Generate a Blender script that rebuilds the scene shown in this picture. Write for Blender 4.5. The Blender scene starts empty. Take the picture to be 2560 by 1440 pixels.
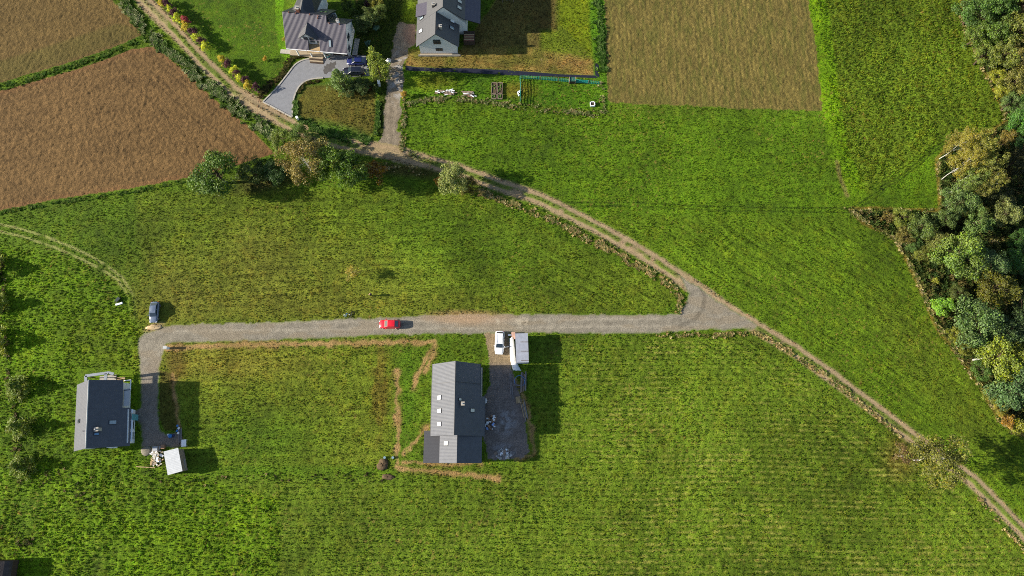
import bpy, bmesh, math, random
import numpy as np
from mathutils import Vector, Matrix

# ------------------------------------------------------------------ camera, sky, sun, exposure
S = bpy.context.scene
COL = S.collection
TILT = math.radians(14); CAMH = 133.0; FPX = 1706.667
cam_d = bpy.data.cameras.new('camera'); cam = bpy.data.objects.new('camera', cam_d); COL.objects.link(cam)
cam_d.lens = 24; cam_d.sensor_width = 36; cam_d.clip_start = 1; cam_d.clip_end = 6000
cam.location = (0, 0, CAMH); cam.rotation_euler = (TILT, 0, 0)
S.camera = cam
SUN_EL = math.radians(22.5); SUN_AZ_OFF = math.radians(1.5)
W = bpy.data.worlds.new('World'); S.world = W; W.use_nodes = True
wn = W.node_tree.nodes; wl = W.node_tree.links
sky = wn.new('ShaderNodeTexSky'); sky.sky_type = 'NISHITA'; sky.sun_disc = False
sky.sun_elevation = SUN_EL; sky.sun_rotation = math.radians(270) - SUN_AZ_OFF
sky.altitude = 300; sky.air_density = 1.0; sky.dust_density = 1.0; sky.ozone_density = 1.0
wl.new(sky.outputs[0], wn['Background'].inputs[0]); wn['Background'].inputs[1].default_value = 0.08
sd = bpy.data.lights.new('sun', 'SUN'); sd.energy = 5.0; sd.angle = math.radians(0.53); sd.color = (1.0, 0.93, 0.79)
sun = bpy.data.objects.new('sun', sd); COL.objects.link(sun)
sdir = Vector((-math.cos(SUN_EL) * math.cos(SUN_AZ_OFF), -math.cos(SUN_EL) * math.sin(SUN_AZ_OFF), math.sin(SUN_EL)))
sun.rotation_euler = sdir.to_track_quat('Z', 'Y').to_euler(); sun.location = (-60, 0, 60)
vs = S.view_settings; vs.view_transform = 'Standard'; vs.look = 'None'; vs.gamma = 1; vs.use_curve_mapping = False
vs.exposure = 1.2
S.cycles.use_denoising = False; S.cycles.filter_width = 1.0
S.cycles.max_bounces = 5; S.cycles.diffuse_bounces = 3; S.cycles.transparent_max_bounces = 6
try: S.cycles.use_adaptive_sampling = True
except Exception: pass

# ------------------------------------------------------------------ survey: map sheet pixels <-> metres on the ground
cT, sT = math.cos(TILT), math.sin(TILT)
def P(x, y, z=0.0):
    u = (x - 1280) / FPX; v = (y - 720) / FPX
    t = (CAMH - z) / (cT + v * sT)
    return (u * t, (sT - v * cT) * t)
def P3(x, y, z=0.0):
    a = P(x, y, z); return Vector((a[0], a[1], z))
def Q(X, Y, Z=0.0):
    dz = Z - CAMH
    d = sT * Y - cT * dz
    v = (-cT * Y - sT * dz) / d
    return 1280 + FPX * X / d, 720 + FPX * v

def lin(c):
    return tuple(((v / 255) / 12.92 if v <= 10.31 else ((v / 255 + .055) / 1.055) ** 2.4) for v in c)
KA = 0.62
def alb(c, k=KA):
    return tuple(min(.85, v * k) for v in lin(c))

# ------------------------------------------------------------------ helpers
def vnoise(x, y, seed=0):
    a_ = .61 + .37 * (seed % 5); x, y = x * math.cos(a_) - y * math.sin(a_) + 31.7, x * math.sin(a_) + y * math.cos(a_) + 11.3
    xi = np.floor(x).astype(np.int64); yi = np.floor(y).astype(np.int64)
    xf = x - xi; yf = y - yi
    xf = xf * xf * (3 - 2 * xf); yf = yf * yf * (3 - 2 * yf)
    def h(a, b):
        n = (a * 374761393 + b * 668265263 + seed * 1442695041) & 0xffffffff
        n = ((n ^ (n >> 13)) * 1274126177) & 0xffffffff
        n = n ^ (n >> 16)
        return (n & 0xffff) / 65535.0
    a = h(xi, yi); b = h(xi + 1, yi); c = h(xi, yi + 1); d = h(xi + 1, yi + 1)
    return (a * (1 - xf) + b * xf) * (1 - yf) + (c * (1 - xf) + d * xf) * yf
def fbm(x, y, seed=0, o=3):
    s = 0; a = 1; t = 0
    for k in range(o):
        s = s + a * vnoise(x * 2 ** k + 17.3 * k, y * 2 ** k - 9.1 * k, seed + k * 7); t += a; a *= .5
    return s / t
def sm(a, b, x):
    t = np.clip((x - a) / (b - a), 0, 1); return t * t * (3 - 2 * t)
def seg_d(px, py, pts, closed=False):
    d = np.full(px.shape, 1e9)
    n = len(pts)
    for i in range(n if closed else n - 1):
        ax, ay = pts[i]; bx, by = pts[(i + 1) % n]
        dx, dy = bx - ax, by - ay
        L = dx * dx + dy * dy + 1e-9
        t = np.clip(((px - ax) * dx + (py - ay) * dy) / L, 0, 1)
        d = np.minimum(d, np.hypot(px - ax - t * dx, py - ay - t * dy))
    return d
def seg_sd(px, py, pts):                       # signed side distance along a line (+ is to the right of travel on the sheet)
    best = np.full(px.shape, 1e9); out = np.zeros(px.shape)
    for i in range(len(pts) - 1):
        ax, ay = pts[i]; bx, by = pts[i + 1]
        dx, dy = bx - ax, by - ay; L = math.hypot(dx, dy)
        t = np.clip(((px - ax) * dx + (py - ay) * dy) / L / L, 0, 1)
        d = np.hypot(px - ax - t * dx, py - ay - t * dy)
        s = np.sign(-(px - ax) * dy + (py - ay) * dx)
        m = d < best
        best = np.where(m, d, best); out = np.where(m, d * s, out)
    return out
def poly_sd(px, py, pts):                      # >0 inside
    ins = np.zeros(px.shape, bool); n = len(pts)
    for i in range(n):
        ax, ay = pts[i]; bx, by = pts[(i + 1) % n]
        if ay == by: continue
        c = ((ay > py) != (by > py)) & (px < (bx - ax) * (py - ay) / (by - ay) + ax)
        ins ^= c
    d = seg_d(px, py, pts, True)
    return np.where(ins, d, -d)

_m = {}
def mat(name, col, rough=.75, metal=0.0, var=.18, scale=2.0, spec=.4, bump=0.0, bscale=20.0, coat=0.0):
    if name in _m: return _m[name]
    m = bpy.data.materials.new(name); m.use_nodes = True; _m[name] = m
    nt = m.node_tree; b = nt.nodes['Principled BSDF']
    b.inputs['Roughness'].default_value = rough; b.inputs['Metallic'].default_value = metal
    b.inputs['Specular IOR Level'].default_value = spec; b.inputs['Coat Weight'].default_value = coat
    tc = nt.nodes.new('ShaderNodeTexCoord')
    n = nt.nodes.new('ShaderNodeTexNoise'); n.inputs['Scale'].default_value = scale; n.inputs['Detail'].default_value = 5
    nt.links.new(tc.outputs['Object'], n.inputs['Vector'])
    r = nt.nodes.new('ShaderNodeMapRange'); r.inputs[1].default_value = .25; r.inputs[2].default_value = .75
    r.inputs[3].default_value = 1 - var; r.inputs[4].default_value = 1 + var
    nt.links.new(n.outputs[0], r.inputs[0])
    mx = nt.nodes.new('ShaderNodeVectorMath'); mx.operation = 'SCALE'; mx.inputs[0].default_value = col[:3]
    nt.links.new(r.outputs[0], mx.inputs['Scale']); nt.links.new(mx.outputs[0], b.inputs['Base Color'])
    if bump:
        n2 = nt.nodes.new('ShaderNodeTexNoise'); n2.inputs['Scale'].default_value = bscale; n2.inputs['Detail'].default_value = 4
        nt.links.new(tc.outputs['Object'], n2.inputs['Vector'])
        bp = nt.nodes.new('ShaderNodeBump'); bp.inputs['Strength'].default_value = bump; bp.inputs['Distance'].default_value = .05
        nt.links.new(n2.outputs[0], bp.inputs['Height']); nt.links.new(bp.outputs[0], b.inputs['Normal'])
    return m
def terrain_mat(name, fine=6.0, amt=.3, bump=.6, bs=5.0, dist=.12, rough=.95):
    m = bpy.data.materials.new(name); m.use_nodes = True; nt = m.node_tree; b = nt.nodes['Principled BSDF']
    b.inputs['Roughness'].default_value = rough; b.inputs['Specular IOR Level'].default_value = .15
    a = nt.nodes.new('ShaderNodeAttribute'); a.attribute_name = 'Col'
    tc = nt.nodes.new('ShaderNodeTexCoord')
    n = nt.nodes.new('ShaderNodeTexNoise'); n.inputs['Scale'].default_value = fine; n.inputs['Detail'].default_value = 5; n.inputs['Roughness'].default_value = .65
    nt.links.new(tc.outputs['Object'], n.inputs['Vector'])
    r = nt.nodes.new('ShaderNodeMapRange'); r.inputs[1].default_value = .3; r.inputs[2].default_value = .7
    r.inputs[3].default_value = 1 - amt; r.inputs[4].default_value = 1 + amt
    nt.links.new(n.outputs[0], r.inputs[0])
    mx = nt.nodes.new('ShaderNodeVectorMath'); mx.operation = 'SCALE'
    nt.links.new(a.outputs['Color'], mx.inputs[0]); nt.links.new(r.outputs[0], mx.inputs['Scale']); nt.links.new(mx.outputs[0], b.inputs['Base Color'])
    n2 = nt.nodes.new('ShaderNodeTexNoise'); n2.inputs['Scale'].default_value = bs; n2.inputs['Detail'].default_value = 6; n2.inputs['Roughness'].default_value = .7
    nt.links.new(tc.outputs['Object'], n2.inputs['Vector'])
    bp = nt.nodes.new('ShaderNodeBump'); bp.inputs['Strength'].default_value = bump; bp.inputs['Distance'].default_value = dist
    nt.links.new(n2.outputs[0], bp.inputs['Height']); nt.links.new(bp.outputs[0], b.inputs['Normal'])
    return m

class MB:
    def __init__(s): s.v = []; s.f = []
    def add(s, vs, fs):
        o = len(s.v); s.v += [tuple(v) for v in vs]; s.f += [tuple(i + o for i in f) for f in fs]; return s
    def box(s, c, d, rz=0, ry=0, rx=0, taper=1.0):
        M = Matrix.Rotation(rz, 3, 'Z') @ Matrix.Rotation(ry, 3, 'Y') @ Matrix.Rotation(rx, 3, 'X')
        vs = []
        for k in (-1, 1):
            t = taper if k > 0 else 1
            for i, j in ((-1, -1), (1, -1), (1, 1), (-1, 1)):
                vs.append(Vector(c) + M @ Vector((i * d[0] / 2 * t, j * d[1] / 2 * t, k * d[2] / 2)))
        return s.add(vs, [(3, 2, 1, 0), (4, 5, 6, 7), (0, 1, 5, 4), (1, 2, 6, 5), (2, 3, 7, 6), (3, 0, 4, 7)])
    def slab(s, top, th=.1, down=None):          # top: list of corner points (ccw seen from outside)
        top = [Vector(t) for t in top]
        nrm = (top[1] - top[0]).cross(top[2] - top[0]).normalized()
        off = Vector(down) if down else -nrm * th
        n = len(top)
        return s.add(top + [t + off for t in top], [tuple(range(n)), tuple(range(2 * n - 1, n - 1, -1))] + [(i, i + n, (i + 1) % n + n, (i + 1) % n) for i in range(n)])
    def tube(s, a, b, r0, r1=None, n=6, cap=True):
        a = Vector(a); b = Vector(b); r1 = r0 if r1 is None else r1
        d = (b - a).normalized(); u = d.orthogonal().normalized(); w = d.cross(u)
        vs = [a + (u * math.cos(t) + w * math.sin(t)) * r0 for t in [2 * math.pi * i / n for i in range(n)]]
        vs += [b + (u * math.cos(t) + w * math.sin(t)) * r1 for t in [2 * math.pi * i / n for i in range(n)]]
        fs = [(i, (i + 1) % n, (i + 1) % n + n, i + n) for i in range(n)]
        if cap: fs += [tuple(range(n - 1, -1, -1)), tuple(range(n, 2 * n))]
        return s.add(vs, fs)
    def path(s, pts, r, n=5):
        for i in range(len(pts) - 1): s.tube(pts[i], pts[i + 1], r, r, n)
        return s
    def lump(s, c, r, seed=0, n=7, m=5, j=.2, flat=True):
        rnd = random.Random(seed); vs = []; fs = []
        for i in range(m + 1):
            ph = math.pi * i / m
            for k in range(n):
                th = 2 * math.pi * k / n; q = 1 + rnd.uniform(-j, j)
                z = math.cos(ph) * r[2] * q
                vs.append((c[0] + math.sin(ph) * math.cos(th) * r[0] * q, c[1] + math.sin(ph) * math.sin(th) * r[1] * q, c[2] + z))
        for i in range(m):
            for k in range(n): fs.append((i * n + k, (i + 1) * n + k, (i + 1) * n + (k + 1) % n, i * n + (k + 1) % n))
        return s.add(vs, fs)
    def mesh(s, name, m, off=(0, 0, 0), smooth=False):
        me = bpy.data.meshes.new(name); o = Vector(off)
        me.from_pydata([tuple(Vector(v) - o) for v in s.v], [], s.f)
        if m: me.materials.append(m)
        if smooth: me.polygons.foreach_set('use_smooth', [True] * len(me.polygons))
        me.update(); return me
    def build(s, name, m, parent=None, off=(0, 0, 0), smooth=False, bevel=0):
        o = bpy.data.objects.new(name, s.mesh(name, m, off, smooth)); COL.objects.link(o)
        if parent: o.parent = parent
        if bevel:
            b = o.modifiers.new('bevel', 'BEVEL'); b.width = bevel; b.segments = 2; b.limit_method = 'ANGLE'
        return o

def tag(o, label, cat, group=None, kind=None):
    if label: o['label'] = label
    if cat: o['category'] = cat
    if group: o['group'] = group
    if kind: o['kind'] = kind
    return o
def thing(name, label, cat, loc=(0, 0, 0), rz=0, group=None):
    o = bpy.data.objects.new(name, None); COL.objects.link(o); o.empty_display_size = .3
    o.location = (loc[0], loc[1], loc[2] if len(loc) > 2 else 0); o.rotation_euler = (0, 0, rz)
    return tag(o, label, cat, group)
def copy_tree(o, parent=None):
    c = o.copy(); COL.objects.link(c)
    if parent: c.parent = parent
    for ch in list(o.children): copy_tree(ch, c)
    return c

# ------------------------------------------------------------------ terrain: one continuous relief, each surface its own piece
PL1 = [(-900, 380), (-300, 292), (0, 228), (169, 180), (253, 153), (330, 122), (391, 117), (450, 166), (534, 247), (619, 312), (686, 383), (600, 411), (500, 438), (330, 470), (130, 500), (0, 527), (-400, 590), (-900, 660)]
PL2 = [(-900, 350), (-300, 262), (0, 207), (112, 174), (197, 149), (304, 110), (363, 84), (323, 42), (281, 0), (230, -80), (150, -300), (-900, -300)]
STUB = [(1512, -300), (1512, 0), (1520, 255), (1600, 262), (1700, 263), (1850, 272), (2056, 277), (2040, 120), (2020, 0), (2000, -300)]
ROAD = [(346, 850), (360, 834), (395, 820), (430, 812), (660, 806), (960, 793), (1100, 786), (1200, 785), (1450, 786), (1660, 786), (1695, 783), (1713, 760), (1722, 735), (1712, 712), (1700, 690), (1745, 715), (1800, 755), (1895, 812), (1885, 822), (1740, 826), (1640, 833), (1500, 834), (1320, 833), (1215, 834), (1100, 835), (960, 838), (660, 852), (455, 856), (418, 860), (408, 883), (400, 914), (396, 960), (395, 1040), (402, 1075), (412, 1084), (448, 1082), (458, 1118), (354, 1119), (354, 1060), (331, 1045), (331, 1027), (353, 1019), (352, 942), (346, 887)]
TRACK = [(300, -80), (358, 0), (436, 76), (513, 160), (590, 233), (665, 278), (740, 320), (800, 344), (870, 362), (960, 378), (1060, 402), (1150, 427), (1250, 463), (1350, 497), (1450, 547), (1550, 600), (1650, 660), (1725, 712), (1790, 757), (1880, 812), (1980, 872), (2080, 942), (2180, 1017), (2280, 1092), (2350, 1143), (2430, 1200), (2500, 1270), (2560, 1332), (2660, 1440)]
LANE = [(975, 372), (978, 300), (986, 220), (994, 150), (1006, 100), (1012, 75)]
LANE2 = [(1040, 108), (1040, 60), (1022, 58), (1000, 72), (985, 90), (985, 120), (1015, 125)]
YARD = [(1208, 828), (1216, 850), (1222, 880), (1223, 915), (1225, 960), (1212, 990), (1208, 1088), (1222, 1145), (1240, 1150), (1310, 1146), (1322, 1130), (1318, 1080), (1312, 1040), (1303, 1000), (1290, 960), (1278, 920), (1276, 880), (1270, 828)]
FTRACK = [(-120, 560), (0, 570), (60, 583), (130, 607), (190, 632), (250, 662), (300, 696), (325, 735), (333, 790)]
DRY = [(1018, 126), (1150, 123), (1240, 0), (1250, -60), (1400, -60), (1400, 60), (1490, 150), (1488, 190), (1400, 186), (1270, 176), (1040, 169), (1012, 165)]
TRENCH = [[(415, 869), (480, 866), (600, 862), (800, 860), (1000, 855), (1085, 855), (1084, 880), (1066, 930)],
          [(1085, 860), (1062, 905), (1040, 945), (1035, 970)], [(993, 925), (993, 1000), (994, 1080), (993, 1170), (1020, 1172), (1080, 1178), (1150, 1185), (1250, 1197)],
          [(1065, 1068), (1040, 1100), (1010, 1135)], [(432, 935), (437, 990), (446, 1060), (452, 1110)], [(1290, 950), (1318, 1020), (1330, 1080), (1333, 1140), (1290, 1150)],
          [(1205, 1159), (1120, 1160), (1060, 1160), (1010, 1155)]]

DENS = 0.25
xs = np.concatenate([[-1500, -900, -500, -300, -200, -150], np.arange(-122, 122.01, DENS), [150, 200, 300, 500, 900, 1500]])
ys = np.concatenate([[-1500, -900, -500, -250, -100, -50], np.arange(-26, 106.01, DENS), [130, 180, 280, 500, 900, 1500]])
GX, GY = np.meshgrid(xs, ys)
dense = (np.abs(GX) <= 122) & (GY >= -26) & (GY <= 106)

GRASS = {}
def region_fields(X, Y):
    """zones and colours of the land at points X, Y (metres)"""
    px, py = Q(np.clip(X, -400, 400), np.clip(Y, -70, 260))
    n1 = fbm(X / 1.1, Y / 1.1, 3); n2 = fbm(X / 1.1, Y / 1.1, 11)
    wx = px + (n1 - .5) * 8; wy = py + (n2 - .5) * 8
    Zn = {}
    Zn['pl1'] = poly_sd(px + (n1 - .5) * 4, py + (n2 - .5) * 4, PL1)
    Zn['pl2'] = poly_sd(px + (n1 - .5) * 4, py + (n2 - .5) * 4, PL2)
    Zn['stub'] = poly_sd(wx, wy, STUB)
    Zn['road'] = poly_sd(wx, wy, ROAD)
    ts = seg_sd(px, py, TRACK); wts = ts + (n1 - .5) * 5
    Zn['trs'] = wts
    half = 20.5
    Zn['track'] = half - np.abs(wts)
    lx = (fbm(X / 2.2, Y / 2.2, 15) - .5) * 16
    Zn['lane'] = np.maximum(19 + 4 * sm(200, 340, py) * 0 - seg_d(wx + lx, wy, LANE), poly_sd(wx + lx, wy + lx, LANE2))
    Zn['lane'] = np.maximum(Zn['lane'], poly_sd(wx, wy, [(958, 330), (1002, 330), (1012, 392), (925, 378), (950, 352)]))
    Zn['yard'] = poly_sd(wx, wy, YARD)
    Zn['ft'] = seg_sd(px, py, FTRACK) + (n1 - .5) * 4
    Zn['dry'] = poly_sd(wx, wy, DRY)
    Zn['trench'] = np.maximum.reduce([w - seg_d(px + (n1 - .5) * 16, py + (n2 - .5) * 12, t) for t, w in zip(TRENCH, (6, 5, 5.5, 5, 3, 4, 4))])
    return px, py, n1, n2, Zn

LXF = lambda X, Y: (fbm(X / 2.2, Y / 2.2, 15) - .5) * 16
def blob(px, py, cx, cy, rx, ry, rot=0, soft=.5):
    a = math.radians(rot); dx = px - cx; dy = py - cy
    u = (dx * math.cos(a) + dy * math.sin(a)) / rx; v = (-dx * math.sin(a) + dy * math.cos(a)) / ry
    return 1 - sm(1 - soft, 1 + soft, np.hypot(u, v))

def colours(X, Y):
    px, py, n1, n2, Z = region_fields(X, Y)
    big = fbm(X / 9, Y / 9, 21); mid = fbm(X / 2.6, Y / 2.6, 31, 3); fine = fbm(X / .7, Y / .7, 41, 2)
    sh = X.shape + (3,)
    C = np.zeros(sh)
    def L(c): return np.array(alb(c))
    def put(c, w):
        nonlocal C
        C = C * (1 - w[..., None]) + L(c) * w[..., None]
    C[:] = L((92, 122, 36))
    # fields of different sward
    north = poly_sd(px, py, [(1005, 250), (1500, 290), (2060, 285), (2130, 510), (2110, 540), (1460, 540), (1180, 430), (1000, 370)])
    put((90, 124, 30), sm(-8, 8, north))
    rf = poly_sd(px, py, [(2025, -100), (2420, -100), (2400, 60), (2470, 200), (2530, 330), (2365, 352), (2300, 400), (2215, 458), (2165, 482), (2125, 470), (2095, 390), (2075, 280), (2055, 140)])
    put((99, 124, 40), sm(-16, 16, rf + (n1 - .5) * 20))
    strip = 26 - seg_d(px, py, [(2040, -20), (2062, 130), (2078, 280), (2100, 390), (2150, 500)])
    put((104, 142, 22), sm(-4, 8, strip + (n1 - .5) * 8))
    tri2 = poly_sd(px, py, [(2150, 500), (2230, 450), (2350, 350), (2360, 520), (2140, 525)])
    put((88, 122, 28), sm(-24, 24, tri2 + (n2 - .5) * 20))
    east = poly_sd(px, py, [(1460, 545), (2110, 545), (2240, 600), (2330, 800), (2560, 1100), (2700, 1440), (2560, 1290), (2000, 850), (1740, 690)])
    put((94, 124, 34), sm(-8, 8, east))
    put((104, 126, 44), sm(0, 1, blob(px, py, 2350, 950, 60, 260, -38)) * .7)
    lower = poly_sd(px, py, [(1330, 845), (1880, 835), (2400, 1210), (2560, 1370), (2700, 1600), (-200, 1600), (-200, 1200), (1000, 1190), (1330, 1160)])
    put((98, 124, 42), sm(-10, 10, lower))
    ctr = poly_sd(px, py, [(340, 480), (1130, 470), (1690, 730), (1660, 780), (430, 800), (340, 600)])
    put((100, 122, 42), sm(-10, 10, ctr))
    put((124, 126, 66), blob(px, py, 720, 700, 330, 100, -5, .9) * .4)
    put((126, 124, 68), blob(px, py, 640, 640, 90, 90, 0, .9) * .35)
    put((122, 120, 62), blob(px, py, 760, 770, 420, 45, 0, .9) * .4)
    put((122, 116, 66), blob(px, py, 420, 740, 90, 90, 0, .9) * .4)
    put((86, 122, 30), blob(px, py, 1150, 600, 260, 90, 15, .8) * .6)
    left = poly_sd(px, py, [(-300, 570), (180, 640), (330, 740), (345, 860), (340, 1150), (700, 1250), (700, 1500), (-300, 1500)])
    put((98, 132, 24), sm(-10, 10, left))
    put((112, 134, 34), blob(px, py, 250, 850, 110, 60, 0, .9) * .5)
    plot = poly_sd(px, py, [(415, 875), (985, 865), (985, 1165), (470, 1165), (450, 1000)])
    put((106, 124, 46), sm(-10, 10, plot))
    put((134, 128, 66), blob(px, py, 560, 905, 180, 40, 0, .9) * .7)
    put((84, 126, 30), blob(px, py, 640, 1100, 150, 70, 0, .9) * .6)
    put((112, 106, 52), blob(px, py, 950, 985, 22, 130, 0, .5) * .9 * sm(.3, .6, fbm(X / 1.2, Y / 3, 71)))
    put((84, 126, 34), blob(px, py, 1020, 1000, 16, 120, 0, .6) * .5)
    put((100, 88, 52), blob(px, py, 440, 905, 25, 50, 0, .7) * .8)
    put((84, 72, 48), (poly_sd(px, py, [(400, 925), (432, 935), (446, 1060), (440, 1078), (410, 1075), (398, 1040)]) > 0) * .75)
    lawn = poly_sd(px, py, [(395, -100), (700, -100), (735, 130), (660, 240), (560, 175), (470, 75)])
    put((80, 112, 16), sm(-6, 6, lawn))
    put((100, 148, 30), (10 - seg_d(px, py, [(700, -50), (698, 60), (706, 120), (722, 150)]) > 0) * .8)
    isl = poly_sd(px, py, [(735, 293), (735, 245), (760, 208), (900, 200), (945, 215), (948, 300), (935, 350), (880, 352), (790, 325)])
    put((116, 108, 48), sm(-3, 3, isl))
    put((86, 132, 40), sm(-14, -2, -np.maximum(isl, 0) ) * (isl > 0) * .7)
    put((92, 132, 44), blob(px, py, 850, 335, 90, 22, 15, .6) * .9)
    gard = poly_sd(px, py, [(1010, 178), (1495, 196), (1505, 275), (1080, 242), (1012, 232)])
    put((86, 128, 28), sm(-3, 3, gard))
    put((118, 122, 42), blob(px, py, 1080, 205, 60, 22, 0, .8) * .6)
    put((152, 120, 66), blob(px, py, 1290, 225, 45, 18, 0, .8) * .5)
    dr = Z['dry']
    put((160, 136, 74), sm(-4, 6, dr))
    put((112, 118, 44), sm(.45, .75, fbm(X / 3.2, Y / 3.2, 77)) * sm(0, 5, dr) * .6)
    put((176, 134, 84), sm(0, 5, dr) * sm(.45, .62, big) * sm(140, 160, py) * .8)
    put((104, 94, 52), sm(0, 4, dr) * (1 - sm(110, 128, py)) * .75)  # tall house's shadow put into the lawn colour as darker brown
    gl = poly_sd(px, py, [(1392, -60), (1485, -60), (1490, 150), (1440, 140), (1350, 125), (1350, 75), (1392, 75)])
    put((116, 134, 30), sm(-8, 8, gl) * .85)
    he = 20 - seg_d(px, py, [(1492, -60), (1494, 60), (1503, 150), (1506, 250)])
    put((86, 128, 34), sm(-5, 5, he))
    up = poly_sd(px, py, [(885, -60), (1048, -60), (1042, 60), (985, 100), (960, 340), (945, 340), (950, 210), (890, 140)])
    put((58, 76, 26), sm(-4, 4, up))
    put((112, 140, 34), blob(px, py, 1025, 30, 18, 28, 0, .6) * .8)
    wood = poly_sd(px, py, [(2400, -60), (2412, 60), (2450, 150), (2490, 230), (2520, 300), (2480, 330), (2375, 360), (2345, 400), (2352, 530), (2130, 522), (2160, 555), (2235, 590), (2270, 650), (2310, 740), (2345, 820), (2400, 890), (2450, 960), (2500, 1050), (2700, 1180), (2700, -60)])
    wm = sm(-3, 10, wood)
    put((56, 62, 34), wm * .95)  # shade under the crowns put into the wood floor colour
    put((126, 110, 62), blob(px, py, 2470, 600, 60, 30, 10, .8) * .8)
    put((60, 96, 38), blob(px, py, 2550, 640, 60, 70, 0, .7) * .8)
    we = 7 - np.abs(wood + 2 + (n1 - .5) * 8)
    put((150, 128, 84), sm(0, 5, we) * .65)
    # darker brown ground around the group of trees
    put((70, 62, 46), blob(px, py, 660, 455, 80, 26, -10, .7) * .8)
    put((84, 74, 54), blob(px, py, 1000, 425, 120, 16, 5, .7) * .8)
    put((116, 96, 62), blob(px, py, 2250, 1145, 40, 50, 0, .8) * .6)
    # clumps and rows inside grass
    g = 1 + (big - .5) * .6 + (fbm(X / 22, Y / 22, 25, 2) - .5) * .4 + (mid - .5) * .55 + (fine - .5) * .55
    C *= np.clip(g, .35, 1.8)[..., None]
    yel = sm(.5, .8, fbm(X / 1.3, Y / 1.3, 55)) * .38
    C = C * (1 - yel[..., None]) + (C * np.array([1.5, 1.12, 1.05])) * yel[..., None]
    # mowing rows with pale cut stalks, lower right field and north-east field
    ph = (Y + .25 * np.sin(X * .11) + .01 * X + .5 * fbm(X / 14, Y / 14, 99)) / .98
    rows = (np.cos(ph * 2 * math.pi) > .35) * sm(.42, .66, fbm(X / .8, Y / .45, 91, 2))
    rz = sm(-5, 30, lower) * sm(.0, 1, .35 + .65 * sm(1330, 1600, px))
    put((156, 158, 98), rows * rz * .7 * (.35 + .65 * sm(.35, .65, fbm(X / 9, Y / 5, 97))))
    # mowing and drill lines running along the track, the wood and the road
    wob = (fbm(X / 7, Y / 7, 83) - .5)
    tdist = Z['trs'] + wob * 5
    amp = fbm(X / 3, Y / 3, 85)
    zt = np.maximum(sm(0, 20, east), sm(0, 30, ctr) * sm(1200, 1420, px)); zt = np.maximum(zt, sm(0, 20, lower) * (1 - sm(110, 190, np.abs(tdist))))
    s1 = np.cos(tdist / 9.0 * 2 * math.pi) * .5 + np.cos(tdist / 23.0 * 2 * math.pi) * .35 + (fbm(tdist / 4, (px + py) / 90, 87, 2) - .5) * 1.6
    C *= np.clip(1 + .34 * s1 * zt * (.4 + amp), .5, 1.7)[..., None]
    zh = sm(0, 30, ctr) * (1 - sm(1200, 1420, px)) + sm(0, 10, plot) + .6 * sm(0, 20, north) + .6 * sm(0, 20, left)
    hd = py + .05 * px + wob * 14
    s2 = (fbm(px / 70, hd / 5, 89, 2) - .5) * 2.2 + .3 * np.cos(hd / 17 * 2 * math.pi)
    C *= np.clip(1 + .32 * s2 * np.clip(zh, 0, 1) * (.4 + amp), .5, 1.7)[..., None]
    Z['st'] = s1 * zt * .5 + s2 * np.clip(zh, 0, 1) * .5
    va = fbm((px - .3 * py) / 6, (py + .3 * px) / 60, 93, 2) - .5
    C *= (1 + .3 * va * sm(0, 20, rf))[..., None]
    # leaf litter specks
    spk = sm(.86, .9, vnoise(X / .33, Y / .33, 61)) * sm(.5, .7, fbm(X / 14, Y / 14, 63))
    put((166, 138, 104), spk * .5 * (1 - wm))
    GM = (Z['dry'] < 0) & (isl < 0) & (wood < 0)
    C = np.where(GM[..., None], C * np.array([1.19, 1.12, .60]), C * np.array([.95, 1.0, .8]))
    # orange soil
    tw = sm(-3, 4, Z['trench'] + (fbm(X / 1.5, Y / 1.5, 65) - .5) * 9)
    put((198, 154, 106), tw * (.6 + .35 * fine))
    put((146, 118, 68), sm(-12, 0, Z['trench']) * sm(.4, .7, mid) * .5)
    put((170, 140, 92), blob(px, py, 1160, 785, 80, 9, 0, .7) * .8)
    put((196, 168, 122), blob(px, py, 385, 818, 24, 8, -20, .6) * .9)
    grass_only = C.copy()
    # ploughland
    cl = fbm(X / .7, Y / .7, 101, 2) * .35 + .65 * vnoise(X / .28, Y / .28, 103); wv = fbm(X / 12, Y / 3, 105)
    tl = np.zeros(X.shape)
    for o1 in (-17, -30, -58, -71, -112):
        tl = np.maximum(tl, np.exp(-((seg_sd(px, py, [(391, 117), (450, 166), (534, 247), (619, 312), (686, 383)]) - (-o1)) / 2.2) ** 2))
    pc = L((136, 106, 66)) * (.52 + .75 * cl + .28 * (wv - .5) - .34 * tl * sm(.3, .5, fbm(X / 6, Y / 6, 107)) + .3 * (fbm(px / 90, (py + .2 * px) / 4.5, 109, 2) - .5))[..., None]
    edge = 1 - sm(2, 16, Z['pl1'])
    pc = pc * (1 - edge[..., None] * .3) + L((156, 108, 72)) * edge[..., None] * .3
    m = Z['pl1'] > 0; C = np.where(m[..., None], pc, C)
    p2 = L((128, 104, 60)) * (.5 + .75 * cl + .25 * (wv - .5))[..., None]
    weedy = sm(-2, 10, poly_sd(px, py, [(0, 148), (100, 118), (200, 85), (290, 55), (320, 60), (360, 90), (300, 110), (110, 175), (0, 210), (-300, 260), (-300, 220)]))
    p2 = p2 * (1 - .5 * weedy[..., None]) + L((104, 100, 46)) * (.5 * weedy * (.7 + .6 * mid))[..., None]
    m = Z['pl2'] > 0; C = np.where(m[..., None], p2, C)
    rw = np.cos(X * 2 * math.pi / .9 + 3 * fbm(X / 5, Y / 5, 111)) * .5 + .5
    st = L((140, 124, 66)) * (.36 + .7 * cl + .6 * rw * mid)[..., None]
    gs = sm(.42, .7, fbm(X / .6, Y / 2.6, 113)) * (.55 + .0 * py)
    st = st * (1 - gs[..., None]) + L((104, 106, 46)) * gs[..., None]
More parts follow.
